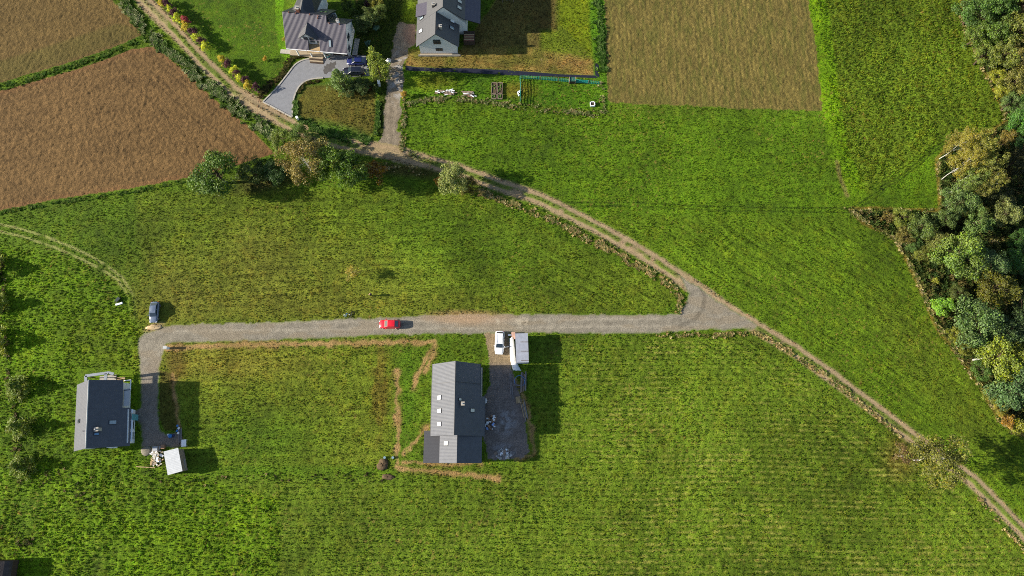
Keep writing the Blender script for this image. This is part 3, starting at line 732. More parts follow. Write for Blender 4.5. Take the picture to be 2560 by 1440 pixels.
# ------------------------------------------------------------------ house in the middle of the photograph (with the long shadow)
def house_middle():
    t = thing('detached_house', 'long house with low south wing and row of white skylights beside the dark gravel yard', 'house', (-10.3, 8, 0))
    off = (-10.3, 8, 0); e = 3.6; rz_ = 8.0; rx = -10.38
    mb = MB(); prism(mb, [(-14.5, 4.5, 0), (-6.0, 4.5, 0), (-6.0, 16.9, 0), (-14.5, 16.9, 0)], e, [(rx, 4.5, 7.7), (rx, 16.9, 7.7)])
    mb.box((-5.75, 7.6, 1.55), (.5, 6.4, 3.1)); w = mb.build('wall', M_WALL, t, off)
    yN, yS = 17.35, 4.02
    WS = [(-15.05, yN, e), (-15.05, yS, e), (rx, yS, rz_), (rx, yN, rz_)]
    ribbed('roof_slope', *WS, M_DARK, t, off)
    E1 = [(-6.0, 11.3, e), (-6.0, yN, e), (rx, yN, rz_), (rx, 11.3, rz_)]
    k = (rz_ - e) / (-6.0 - rx); E2 = [(-5.15, yS, e - .85 * k), (-5.15, 11.3, e - .85 * k), (rx, 11.3, rz_), (rx, yS, rz_)]
    ribbed('roof_slope', *E1, M_DARK, t, off); ribbed('roof_slope', *E2, M_DARK, t, off)
    MB().tube((rx, yS, rz_ + .05), (rx, yN, rz_ + .05), .1, n=8).build('ridge_cap', M_DARK3, t, off)
    for q in ((1099, 994), (1099.5, 1027), (1099, 1060)): roof_window_px(t, off, q, WS, .85, 1.15, M_PLAST)['label'] = 'skylight with a white blind'
    roof_window_px(t, off, (1180, 1026), E2, .75, 1.1)
    roof_window_px(t, off, (1149, 998.5), E2, .55, .75)
    p = point_on(E2, (1158, 1010)); chimney(t, off, p, .5, .55, 1.1, M_WALLG)
    for y in (13.55,):
        mb = MB()
        mb.tube(on_slope(*WS, (yN - y) / (yN - yS), .01, .14), on_slope(*WS, (yN - y) / (yN - yS), .97, .14), .035, n=4)
        mb.build('snow_guard', M_FRAME, t, off)
        mb = MB(); mb.tube(on_slope(*E1, (y - 11.3) / (yN - 11.3), .01, .14), on_slope(*E1, (y - 11.3) / (yN - 11.3), .95, .14), .035, n=4); mb.build('snow_guard', M_FRAME, t, off)
    # gutter lines
    for x, a, b, z in ((-15.1, yS, yN, e), (-5.93, 11.3, yN, e), (-5.08, yS, 11.3, e - .85 * k)):
        MB().tube((x, a, z - .02), (x, b, z - .02), .07, n=6).build('gutter', M_DARK3, t, off)
    # south wing
    w2 = MB(); prism(w2, [(-12.6, -.55, 0), (-5.95, -.55, 0), (-5.95, 4.5, 0), (-12.6, 4.5, 0)], 3.0, [(-9.95, -.55, 6.0), (-9.95, 4.5, 6.0)])
    w2.build('wing_wall', M_WALLG, t, off)
    ys, yn = -.87, 4.35; r2 = 6.3; x2 = -9.92
    kk = (r2 - 3.0) / (x2 + 13.4)
    W2 = [(-13.4, yn, 3.0), (-13.4, ys, 3.0), (x2, ys, r2), (x2, yn, r2)]
    ribbed('wing_roof_slope', *W2, M_DARK, t, off)
    E3 = [(-5.62, ys, 3.0), (-5.62, yn, 3.0), (x2, yn, r2), (x2, ys, r2)]
    ribbed('wing_roof_slope', *E3, M_DARK, t, off)
    roof_window_px(t, off, (1116, 1108), W2, .85, 1.1, M_PLAST)['label'] = 'skylight with a white blind'
    CP = [(-16.4, 5.0, 2.75), (-16.4, ys, 2.75), (-13.35, ys, 2.95), (-13.35, 5.0, 2.95)]
    cp = ribbed('carport_roof', *CP, M_DARK3, t, off, row=.5)
    mb = MB()
    for x, y in ((-16.1, -.6), (-16.1, 2), (-16.1, 4.7)): mb = MB(); mb.tube((x, y, 0), (x, y, 2.7), .08).build('post', M_DWOOD, t, off)
    for y in (6, 9, 12, 15): win(t, off, (-14.55, y, 1.5), 1.5, 1.3, 'y', -1)
    for y in (6.2, 9): win(t, off, (-5.48, y, 1.4), 1.6, 2.2, 'y', 1)
    win(t, off, (-8, 16.95, 1.6), 1.4, 1.4, 'x', 1); win(t, off, (-12, 16.95, 1.6), 1.4, 1.4, 'x', 1); win(t, off, (-10.3, 16.95, 4.8), 1.2, 1.4, 'x', 1)
    MB().box((-9.8, -.6, 1.1), (2.4, .12, 2.2)).build('door', M_FRAME, t, off)
    MB().box((-10.2, 8.2, .03), (8.9, 17.9, .06)).build('plinth', M_CONC, t, off)
house_middle()

# ------------------------------------------------------------------ house at the left with the white canopy
def house_left():
    c = (-76.9, 8.0, 0); rz = math.radians(6.0)
    t = thing('detached_house', 'dark-roofed house at the left with grey beam frame at its north end', 'house', c, rz)
    e = 3.0; r = 7.0; hN = 6.05; hS = -6.3; xW = -4.9; xE1 = 3.75; xE2 = 4.8
    # local frame (x across, y along the ridge)
    mb = MB(); prism(mb, [(xW + .5, hS + .4, 0), (3.6, hS + .4, 0), (3.6, hN - .4, 0), (xW + .5, hN - .4, 0)], e, [(-.35, hS + .4, 6.7), (-.35, hN - .4, 6.7)])
    mb.box((4.0, -2.6, 1.2), (1.2, 6.2, 2.4)); mb.build('wall', M_WALL, t)
    rx = -.35; k = (r - e) / (3.75 - rx)
    WS = [(xW, hN, e), (xW, hS, e), (rx, hS, r), (rx, hN, r)]
    ribbed('roof_slope', *WS, M_DARK, t, (0, 0, 0))
    E1 = [(xE1, .8, e), (xE1, hN, e), (rx, hN, r), (rx, .8, r)]; E2 = [(xE2, hS, e - (xE2 - xE1) * k), (xE2, .8, e - (xE2 - xE1) * k), (rx, .8, r), (rx, hS, r)]
    ribbed('roof_slope', *E1, M_DARK, t, (0, 0, 0)); ribbed('roof_slope', *E2, M_DARK, t, (0, 0, 0))
    MB().tube((rx, hS, r + .05), (rx, hN, r + .05), .1, n=8).build('ridge_cap', M_WALLG, t)
    skylight(WS, .57, .35, .75, 1.0, t, (0, 0, 0), M_GLASS)
    skylight(E2, .63, .42, .8, 1.3, t, (0, 0, 0)); skylight(E2, .35, .78, .55, .85, t, (0, 0, 0), mat('solar_blue', (.12, .25, .42), .2))
    p = on_slope(*E2, .46, .72); chimney(t, (0, 0, 0), p, .65, .6, .9, M_CONC)
    MB().tube(on_slope(*WS, .74, .78, 0), Vector(on_slope(*WS, .74, .78, 0)) + Vector((0, 0, .5)), .07).build('vent_pipe', M_FRAME, t)
    MB().box((4.35, 2.75, 2.72), (1.15, 3.2, .1)).build('porch_roof', M_WALLG, t)
    fr = MB(); fr.box((5.0, 5.0, 2.72), (.16, 1.9, .1)); fr.box((4.4, 5.95, 2.72), (1.3, .14, .1)); fr.box((4.4, 4.1, 2.72), (1.3, .14, .1)); fr.build('porch_frame', M_WHITE, t)
    for y, l in ((.15, .7), (-3.4, 4.2)): MB().box((5.0, y, 1.85), (.3, l, .12)).build('window_sill', M_WHITE, t)
    MB().box((5.15, -1.0, 1.1), (.12, 1.1, 2.1)).build('door', mat('teal_door', (.1, .3, .32), .4), t)
    for y in (-4.4, -2.4): win(t, (0, 0, 0), (4.62, y, 1.3), 1.3, 1.5, 'y', 1)
    for y in (-4, 0, 4): win(t, (0, 0, 0), (xW + .47, y, 1.5), 1.5, 1.3, 'y', -1)
    MB().box((-.8, hN + .9, .1), (3.2, 1.6, .12)).build('terrace', M_CONC, t)
    d = thing('beam_frame', 'grey L-shaped beam frame on posts standing at the north end of the left house', 'pergola', (c[0], c[1], 0), rz)
    z = 3.2
    for a, b in (((-3.1, 5.9), (-3.25, 7.55)), ((-3.3, 7.55), (1.15, 7.7)), ((.5, 5.9), (.55, 7.6)), ((1.1, 7.7), (2.05, 7.35))):
        a = Vector((a[0], a[1], z)); b = Vector((b[0], b[1], z)); L_ = (b - a).length; mid_ = (a + b) / 2
        MB().box(mid_, (L_, .5, .22), math.atan2(b.y - a.y, b.x - a.x)).build('beam', mat('beam_grey', alb((150, 158, 170)), .6), d)
    for x, y in ((-3.2, 7.5), (.55, 7.6), (2.2, 6.6), (-3.1, 6.2)): MB().box((x, y, z / 2), (.16, .16, z)).build('post', M_DWOOD, d)
    for i in range(4): 
        MB().box((1.9, 6.3 + i * .24, .42), (1.5, .2, .06)).build('deck_board', M_WOODN, d)
house_left()

# ------------------------------------------------------------------ top right house (tall, white gable)
def house_top_right():
    c = (-15, 90, 0); off = c
    t = thing('detached_house', 'tall house with steep graphite roof and white gable beside the dry lawn', 'house', c)
    a = (-15.97, 85.62, 8.0); sl = 1.0; e = 3.4
    xw = a[0] - (a[2] - e) / sl; ys = 85.6
    WSA = [(xw, 90.9, e), (xw, ys, e), (a[0], ys, 8.0), (a[0], 90.9, 8.0)]
    ribbed('roof_slope', *WSA, M_DARK3, t, off, row=.4, amp=.008, step=.012)
    xe = a[0] + (a[2] - e) / sl
    EA = [(xe, ys, e), (xe, 90.9, e), (a[0], 90.9, 8.0), (a[0], ys, 8.0)]
    ribbed('roof_slope', *EA, M_DARK3, t, off, row=.4, amp=.008, step=.012)
    rb = 9.6; xb = a[0] + (rb - 8.0) / sl; yn = 103
    WSB = [(xw, yn, e), (xw, 90.9, e), (xb, 90.9, rb), (xb, yn, rb)]
    ribbed('roof_slope', *WSB, M_DARK3, t, off, row=.4, amp=.008, step=.012)
    xm = xb + 4.3; zm = rb - 4.3
    EB = [(xm, 90.9, zm), (xm, yn, zm), (xb, yn, rb), (xb, 90.9, rb)]
    ribbed('roof_slope', *EB, M_DARK3, t, off, row=.4, amp=.008, step=.012)
    EC = [(xm + 3.2, 91.0, zm - 1.5), (xm + 3.2, yn, zm - 1.5), (xm, yn, zm), (xm, 91.0, zm)]
    ribbed('lean_to_roof', *EC, M_DARK2, t, off, row=.4)
    DM = [(xw - .1, 95.0, 4.8), (xw - .1, 91.9, 4.8), (-17.0, 91.9, 6.2), (-17.0, 95.0, 6.2)]
    ribbed('dormer_roof', *DM, M_DARK2, t, off, row=.3)
    MB().box((xw + 1.2, 93.4, 4.2), (2.2, 2.8, 1.2)).build('dormer_wall', M_WALL, t, off)
    mb = MB(); prism(mb, [(xw + .55, 86.15, 0), (xe - .55, 86.15, 0), (xe - .55, 91, 0), (xw + .55, 91, 0)], e + .4, [(a[0], 86.15, 7.8), (a[0], 91, 7.8)])
    prism(mb, [(xw + .56, 91.0, 0), (xm + .2, 91.0, 0), (xm + .2, 102.5, 0), (xw + .56, 102.5, 0)], e + .3, [(xb, 91.0, rb - .25), (xb, 102.5, rb - .25)])
    mb.build('wall', M_WALL, t, off)
    win(t, off, (-16.0, 86.1, 4.5), 1.5, 1.5, 'x', -1)
    bal = MB()
    for i in range(9): bal.tube((-16.8 + i * .2, 85.95, 3.7), (-16.8 + i * .2, 85.95, 4.5), .02, n=4)
    bal.tube((-16.85, 85.95, 4.5), (-15.15, 85.95, 4.5), .035, n=5); bal.build('railing', M_FRAME, t, off)
    win(t, off, (-15.8, 86.1, 1.7), 1.5, .9, 'x', -1)
    for q, pl in (((1055, 45), WSA), ((1053, 78), WSA), ((1130, 53), EA), ((1129, 70), EA), ((1148, 4), EB), ((1147.5, 19.5), EB)): roof_window_px(t, off, q, pl, .8, 1.25, M_PLAST if q[0] in (1053, 1130) else None)
    chimney(t, off, point_on(EA, (1102, 72)), .5, .5, 1.0, M_CONC); chimney(t, off, point_on(WSA, (1084, 17)), .5, .5, .9, M_FRAME)
    MB().box((xw + .1, ys + 2.7, e - .1), (.14, 5.4, .12)).build('gutter', M_FRAME, t, off)
    MB().box((-9.4, 89.6, .7), (2.4, 2.6, 1.3)).build('board_stack', M_DWOOD, t, off)  # low dark block, the core of a brown board pile
    for i in range(6): MB().box((-9.4, 88.5 + i * .3, 1.4), (2.2, .24, .06)).build('board', M_WOODN if i % 2 else M_BRICK, t, off)
    MB().box((-15.9, 85.55, .25), (9.2, .16, .5)).build('kerb', M_CONC, t, off)
    MB().box((-15.9, 85.8, .12), (8.6, .6, .1)).build('gravel_bed', M_STONE, t, off)
house_top_right()

# ------------------------------------------------------------------ top left house (pantiles, dormer, balcony)
def house_top_left():
    c = (-42, 88, 0); off = c
    t = thing('detached_house', 'pantiled house with gabled dormer and balcony above the paved drive', 'house', c)
    yr = 89.9; zr = 8.6; e = 3.3; ye = 84.75; x0 = -48.2; xs = -38.9; x1 = -34.9
    n_ = dict(pitch=.26, row=.36, amp=.02, step=.02)
    t.rotation_euler.z = math.radians(-5.5)
    S1 = [(x0, ye, e), (-43.2, ye, e), (-43.2, yr, zr), (x0, yr, zr)]
    k = (zr - e) / (yr - ye)
    yb = 86.2; zb = e + (yb - ye) * k
    ribbed('roof_slope', *S1, M_DARK2, t, off, **n_)
    ribbed('roof_slope', (-43.2, yb, zb), (-40.8, yb, zb), (-40.8, yr, zr), (-43.2, yr, zr), M_DARK2, t, off, **n_)
    S2 = [(-40.8, ye, e), (xs, ye, e), (xs, yr, zr), (-40.8, yr, zr)]
    ribbed('roof_slope', *S2, M_DARK2, t, off, **n_)
    zl = 7.6; yl = ye + (zl - e) / k
    S3 = [(xs, ye, e), (x1, ye, e), (x1, yl, zl), (xs, yl, zl)]
    ribbed('roof_slope', *S3, M_DARK2, t, off, **n_)
    N1 = [(xs, 2 * yr - ye, e), (x0, 2 * yr - ye, e), (x0, yr, zr), (xs, yr, zr)]
    ribbed('roof_slope', *N1, M_DARK2, t, off, **n_)
    N3 = [(x1, 2 * yl - ye, e), (xs, 2 * yl - ye, e), (xs, yl, zl), (x1, yl, zl)]
    ribbed('roof_slope', *N3, M_DARK2, t, off, **n_)
    # north cross gable
    ribbed('cross_gable_roof', (-47.2, 99, 3.6), (-47.2, 91.2, 6.6), (-44.6, 90.4, 8.2), (-44.6, 99, 8.2), M_DARK3, t, off, pitch=.26, row=.36)
    ribbed('cross_gable_roof', (-42.0, 91.2, 6.6), (-42.0, 99, 3.6), (-44.6, 99, 8.2), (-44.6, 90.4, 8.2), M_DARK3, t, off, pitch=.26, row=.36)
    mb = MB()
    yn = 2 * yr - ye
    mb.add([(x0 + .5, ye + 2.2, 0), (x0 + .5, yn - .5, 0), (x0 + .5, yn - .5, e + .3), (x0 + .5, yr, zr - .2), (x0 + .5, ye + 2.2, e + 2.0)], [(0, 1, 2, 3, 4)])
    mb.add([(x1 - .35, ye + 1.4, 0), (x1 - .35, 2 * yl - ye - .5, 0), (x1 - .35, 2 * yl - ye - .5, e + .3), (x1 - .35, yl, zl - .2), (x1 - .35, ye + 1.4, e + 1.2)], [(4, 3, 2, 1, 0)])
    mb.box((-44.3, ye + 2.3, 1.8), (6.8, .3, 3.6)); mb.box((-38.1, ye + 1.6, 1.7), (5.5, .3, 3.4)); mb.box(((x0 + xs) / 2, yn - .7, 1.6), (9, .3, 3.2)); mb.box((-44.6, 95, 2.6), (4.8, 7.4, 5.2))
    mb.build('wall', M_WALL, t, off)
    for y, w in ((87.0, 1.2), (88.6, 1.3)): win(t, off, (x1 - .3, y, 3.6 if y > 88 else 1.8), w, 1.4, 'y', 1)
    win(t, off, (-46.2, ye + 2.12, 1.5), 1.8, 1.4, 'x', -1); 
    MB().box((-37.3, ye + 1.42, 1.15), (3.2, .12, 2.2)).build('garage_door', M_DWOOD, t, off)
    # dormer
    dx = -43.05; zt = 7.4; dy0 = 85.95; yb2 = ye + (zt - e) / k
    zw = 5.5; hw = 2.0
    ribbed('dormer_roof', (dx - hw, ye + (zw - e) / k + .1, zw), (dx - hw, dy0, zw), (dx, dy0, zt), (dx, yb2, zt), M_DARK3, t, off, pitch=.26, row=.36)
    ribbed('dormer_roof', (dx + hw, dy0, zw), (dx + hw, ye + (zw - e) / k + .1, zw), (dx, yb2, zt), (dx, dy0, zt), M_DARK3, t, off, pitch=.26, row=.36)
    g = MB(); g.add([(dx - 1.55, 86.3, 3.4), (dx + 1.55, 86.3, 3.4), (dx + 1.55, 86.3, 5.75), (dx, 86.3, 7.15), (dx - 1.55, 86.3, 5.75), (dx - 1.55, 88, 3.4), (dx + 1.55, 88, 3.4), (dx + 1.55, 88, 5.75), (dx - 1.55, 88, 5.75)], [(0, 1, 2, 3, 4), (1, 6, 7, 2), (5, 0, 4, 8)])
    g.build('dormer_wall', M_WALL, t, off)
    win(t, off, (dx - .6, 86.26, 5.3), .95, 1.0, 'x', -1); win(t, off, (dx + .65, 86.26, 5.0), .9, 1.9, 'x', -1)['label'] = 'balcony door'
    b = MB().box((-42.1, 85.3, 3.25), (2.9, 2.1, .14)).build('balcony', M_WOODN, t, off)
    rl = MB(); rl.box((-42.1, 84.28, 4.1), (2.9, .06, .06)); rl.tube((-43.5, 84.3, 3.3), (-43.5, 84.3, 4.1), .03); rl.tube((-40.7, 84.3, 3.3), (-40.7, 84.3, 4.1), .03)
    rl.build('railing', M_FRAME, b, off)
    MB().box((-41.55, 84.62, 3.28), (13.2, .14, .1)).build('gutter', M_FASC, t, off)
    roof_window_px(t, off, (828, 105), S3, .6, 1.5)
    chimney(t, off, (-45.0, 90.6, 8.0), .7, .7, 1.4, M_BRICK); chimney(t, off, (-36.6, 89.3, 7.3), .45, .45, .9, M_WHITE)
    for q, pl in (((720, 37), S1), ((737, 38), S1), ((794, 40), S2), ((773, 38), S1), ((823, 56), S3), ((849, 56), S3), ((793, 45), S2)):
        p = point_on(pl, q); MB().tube(p, p + Vector((0, 0, .4)), .1, n=6).build('vent_tile', M_BRICK, t, off)
    for i in (0, 1): skylight(N1, .12 + i * .1, .55, .6, 1.0, t, off, mat('painted_green_reflection', (.2, .42, .06), .3))  # green reflection put into the pane colour
    # porch terrace and steps
    pt = MB(); pt.box((-44.7, 86.0, .2), (7.4, 1.9, .4)); pt.build('porch_terrace', M_STONE, t, off)
    for i in range(4): MB().box((-42.6 + .1 * i, 84.9 - i * .36, .3 - i * .08), (3.0, .34, .1)).build('step', M_STONE if i % 2 == 0 else M_DWOOD, t, off)
    for x in (-46.3, -43.4, -40.4): MB().tube((x, 85.1, .4), (x, 85.1, 3.3), .16, n=8).build('column', M_WALL, t, off)
    MB().box((-34.35, 86.4, .08), (1.1, 8.4, .1)).build('side_path', M_CONC, t, off)
    MB().box((-49.6, 85.9, .08), (2.2, 1.0, .1)).build('side_step', M_CONC, t, off)
    be = thing('garden_bench', 'orange wooden bench on the pale porch terrace', 'bench', (*P(752, 124, .6), .41), -.1)
    MB().box((0, 0, .42), (1.3, .42, .06)).build('seat', mat('orange_wood', alb((206, 128, 44)), .6), be); MB().box((0, .24, .65), (1.3, .05, .4)).build('backrest', mat('orange_wood', (0, 0, 0)), be)
    for x in (-.55, .55): MB().box((x, 0, .2), (.07, .4, .4)).build('leg', mat('orange_wood', (0, 0, 0)), be)
    f = thing('garden_furniture', 'cream planter with pale flowers by the garage door', 'planter', (P(860, 138)[0], P(860, 138)[1], 0))
    MB().tube((0, 0, 0), (0, 0, .5), .3, .4, 8).build('pot', M_STONE, f); mb = MB()
    for i in range(4): mb.lump((.25 * math.cos(i * 1.6), .2 * math.sin(i * 1.6), .62), (.25, .22, .2), i, 6, 4)
    mb.build('flowers', mat('pale_flowers', (.6, .56, .4), .8), f)
house_top_left()

# paved drive with pale kerb
def flat_poly(name, pts_px, z, m, kind='structure', th=.12):
    bm = bmesh.new(); vs = [bm.verts.new((*P(*p), z)) for p in pts_px]; f = bm.faces.new(vs); bm.normal_update()
    if f.normal.z < 0: f.normal_flip()
    r = bmesh.ops.extrude_face_region(bm, geom=[f])
    for v in r['geom']:
        if isinstance(v, bmesh.types.BMVert): v.co.z -= th
    me = bpy.data.meshes.new(name); bm.normal_update(); bmesh.ops.recalc_face_normals(bm, faces=bm.faces); bm.to_mesh(me); bm.free(); me.materials.append(m)
    o = bpy.data.objects.new(name, me); COL.objects.link(o)
    if kind: o['kind'] = kind
    return o
def smooth_line(pts, n=5):
    out = []
    for i in range(len(pts) - 1):
        p0 = pts[max(i - 1, 0)]; p1 = pts[i]; p2 = pts[i + 1]; p3 = pts[min(i + 2, len(pts) - 1)]
        for k in range(n):
            t = k / n
            out.append(tuple(.5 * ((2 * p1[j]) + (-p0[j] + p2[j]) * t + (2 * p0[j] - 5 * p1[j] + 4 * p2[j] - p3[j]) * t * t + (-p0[j] + 3 * p1[j] - 3 * p2[j] + p3[j]) * t ** 3) for j in (0, 1)))
    out.append(pts[-1]); return out
up_ = smooth_line([(658, 254), (690, 222), (718, 187), (740, 160), (768, 148), (812, 146)])
lo_l = smooth_line([(808, 195), (776, 199), (752, 212), (738, 236), (732, 262), (731, 292)])
paving = mat('grey_block_paving', alb((152, 152, 156)), .85, 0, .12, 1.2, .25, .5, 12)
flat_poly('paved_drive', up_ + [(812, 141), (915, 139), (925, 190), (862, 193)] + lo_l, .03, paving)
def kerb(line, name_parent):
    for i in range(0, len(line) - 1):
        a = Vector((*P(*line[i]), .05)); b = Vector((*P(*line[i + 1]), .05))
        if (b - a).length < .1: continue
        MB().box((a + b) / 2, ((b - a).length * .96, .3, .16), math.atan2(b.y - a.y, b.x - a.x)).build('kerb_stone', M_CONC, name_parent)
kb = thing('kerb', 'pale kerb stones edging the curved paved drive', 'kerb'); kerb(lo_l, kb); kerb(up_[:22], kb); kerb([(657, 255), (675, 264), (694, 274), (712, 284), (730, 293)], kb)
kerb([(814, 140), (835, 140), (856, 140), (877, 140), (898, 141)], kb)
# dark wet stain and cars' oil on the drive: stain sheet
bm = flat_poly('paved_drive_stain', [(810, 184), (808, 175), (811, 172), (810, 164), (815, 165), (817, 159), (823, 161), (826, 155), (831, 158), (839, 153), (841, 161), (837, 164), (839, 170), (832, 172), (828, 179), (821, 180), (816, 186)], .035, mat('damp_paving', alb((96, 92, 90)), .7, 0, .2, 2), th=.002)

# weed membrane strip
mem = thing('weed_membrane', 'long black weed membrane strip laid between dry lawn and garden', 'ground cover', (*P(1250, 182), 0))
def mem_part(pts):
    o = flat_poly('sheet', pts, .05, M_MEMB, None, .05); o.parent = mem; o.location = (-mem.location.x, -mem.location.y, 0); return o
mem_part([(1015, 164), (1040, 168), (1110, 171), (1170, 171), (1270, 176), (1330, 180), (1400, 186), (1487, 189), (1494, 195), (1480, 195), (1400, 192), (1270, 188), (1140, 181), (1060, 178), (1014, 176)])
mem_part([(1488, 158), (1496, 160), (1498, 194), (1488, 188)])['label'] = 'short wider turn of the membrane at its right end'

# ------------------------------------------------------------------ cars
def paint(name, col): return mat(name, col, .28, 0, .03, 2, .6, coat=.6)
def car(label, pxy, rz, L, Wd, Hh, body_m, estate=False, open_door=False, dark=False):
    x, y = P(*pxy); t = thing('parked_car', label, 'car', (x, y, 0), rz)
    w = Wd / 2; hb = .92 if Hh < 1.6 else 1.02
    # body: stations along x (front is +x): (x, half width, z bottom, z top)
    st = [(-L / 2, w * .80, .42, hb * .82), (-L / 2 + .12, w * .93, .3, hb * .96), (-L / 2 + .7, w, .25, hb), (-L * .1, w, .22, hb), (L * .18, w, .22, hb * .99), (L / 2 - .75, w * .97, .25, hb * .86), (L / 2 - .22, w * .86, .3, hb * .74), (L / 2, w * .66, .4, hb * .58)]
    vs = []; fs = []
    for (sx, sw, z0, z1) in st:
        pr = [(-sw * .9, z0), (-sw, z0 + .2), (-sw, z0 + (z1 - z0) * .72), (-sw * .93, z1 - .03), (-sw * .6, z1 + .025), (0, z1 + .04), (sw * .6, z1 + .025), (sw * .93, z1 - .03), (sw, z0 + (z1 - z0) * .72), (sw, z0 + .2), (sw * .9, z0)]
        vs += [(sx, a, b) for a, b in pr]
    n = 11
    for i in range(len(st) - 1):
        for j in range(n): fs.append((i * n + j, i * n + (j + 1) % n, (i + 1) * n + (j + 1) % n, (i + 1) * n + j))
    fs += [tuple(range(n - 1, -1, -1)), tuple(range((len(st) - 1) * n, len(st) * n))]
    body = MB().add(vs, fs).build('body', body_m, t, smooth=True)
    # cabin
    xr0 = -L / 2 + (.18 if estate else .3); xr1 = -L / 2 + (.62 if estate else .95); xf1 = L * .06; xf0 = L * .235
    wt = w * .74; wb = w * .93; zt = Hh; zb = hb
    base = [(xr0, -wb * .92, zb), (xf0, -wb * .9, zb - .02), (xf0, wb * .9, zb - .02), (xr0, wb * .92, zb)]
    top = [(xr1, -wt * .95, zt - .06), (xf1, -wt, zt - .04), (xf1, wt, zt - .04), (xr1, wt * .95, zt - .06)]
    cab = MB().add(base + top, [(0, 1, 5, 4), (1, 2, 6, 5), (2, 3, 7, 6), (3, 0, 4, 7), (4, 5, 6, 7)])
    cab.build('cabin', body_m, t, bevel=.05)
    rf = MB(); nx_, ny_ = 6, 5; rv = []; rfc = []
    for i in range(nx_):
        for j in range(ny_):
            uu = i / (nx_ - 1) * 2 - 1; vv = j / (ny_ - 1) * 2 - 1
            rv.append((xr1 + (xf1 - xr1) * (uu + 1) / 2, vv * wt * (.98 - .05 * uu * uu), zt - .05 * uu * uu - .07 * vv * vv + .0))
    for i in range(nx_ - 1):
        for j in range(ny_ - 1): a = i * ny_ + j; rfc.append((a, a + ny_, a + ny_ + 1, a + 1))
    rf.add(rv, rfc).build('roof', body_m, t, smooth=True)
    def pane(name, q, s=.88, out=.02):
        q = [Vector(p) for p in q]; c = sum(q, Vector()) / 4; nn = (q[1] - q[0]).cross(q[3] - q[0]).normalized()
        if nn.dot(c - Vector((0, 0, .9))) < 0: nn = -nn
        q = [c + (p - c) * s + nn * out for p in q]
        return MB().slab(q, .01, down=-nn * .01).build(name, M_CARGL, t)
    b, tp = base, top
    pane('windscreen', [b[1], b[2], tp[2], tp[1]]); pane('rear_window', [b[3], b[0], tp[0], tp[3]], .85)
    for s in (0, 1):
        q0, q1, q2, q3 = (b[0], b[1], tp[1], tp[0]) if s == 0 else (b[2], b[3], tp[3], tp[2])
        A_, B_, C_, D_ = map(Vector, (q0, q1, q2, q3))
        for k in range(3 if estate else 2):
            nn = 3 if estate else 2
            u0, u1 = k / nn, (k + 1) / nn
            pane('side_window', [A_.lerp(B_, u0), A_.lerp(B_, u1), D_.lerp(C_, u1), D_.lerp(C_, u0)], .82)
    for sx in (-L * .32, L * .31):
        for sy in (-1, 1):
            wh = MB(); wh.tube((sx, sy * (w - .2), .33), (sx, sy * (w + .015), .33), .33, n=16); wo = wh.build('wheel', M_TYRE, t)
            MB().tube((sx, sy * (w - .1), .33), (sx, sy * (w + .03), .33), .21, n=10).build('rim', M_RIM, wo)
    for sy in (-1, 1):
        MB().box((xf0 - .35, sy * (w + .08), hb + .02), (.16, .22, .14)).build('mirror', body_m, t, bevel=.03)
        MB().box((L / 2 - .2, sy * w * .62, hb * .62), (.28, .36, .12), rz=-sy * .45).build('headlight', mat('headlamp', (.7, .7, .72), .15), t, bevel=.02)
        MB().box((-L / 2 + .06, sy * w * .76, hb * .78), (.1, .22, .2)).build('tail_light', mat('tail_lamp', (.35, .01, .01), .2), t)
        if estate: MB().tube((xr1 + .1, sy * wt * .86, zt + .03), (xf1 - .1, sy * wt * .86, zt + .03), .025, n=5).build('roof_rail', M_RIM, t)
    MB().box((-L / 2 - .0, 0, .42), (.08, w * 1.5, .16)).build('bumper', body_m, t, bevel=.02)
    if open_door:
        d = MB(); d.box((xf0 - .25, w + .45, .75), (.08, .95, .55), rz=.35); dd = d.build('front_door', body_m, t, bevel=.02); dd['label'] = 'driver-side door standing open'
        MB().box((xf0 - .27, w + .42, 1.2), (.05, .8, .35), rz=.35).build('door_glass', M_CARGL, dd)
    return t
M_CARGL = mat('car_glass', (.02, .03, .04), .05, 0, .02, 1, 1.0)
car('red hatchback parked on the gravel road with a long shadow ahead of the house', (975, 812), math.pi, 4.15, 1.72, 1.5, paint('red_paint', (.62, .008, .02)))
car('silver car parked on the grass at the bend of the gravel road', (389.5, 782), -math.pi / 2 + .03, 4.2, 1.7, 1.45, paint('silver_paint', (.11, .14, .2)))
car('white estate car with an open door on the gravel beside the grey container', (1249, 858), -math.pi / 2 - .04, 4.6, 1.8, 1.5, paint('white_paint', (.78, .79, .8)), True, True)
car('navy blue car with white reflection on the paved drive, nearer the house', (893, 157), math.pi, 4.3, 1.75, 1.5, paint('navy_paint', (.008, .014, .09)))
car('black estate car on the paved drive, nearer the garden trees', (885, 182), math.pi, 4.7, 1.82, 1.55, paint('black_paint', (.006, .007, .016)), True)

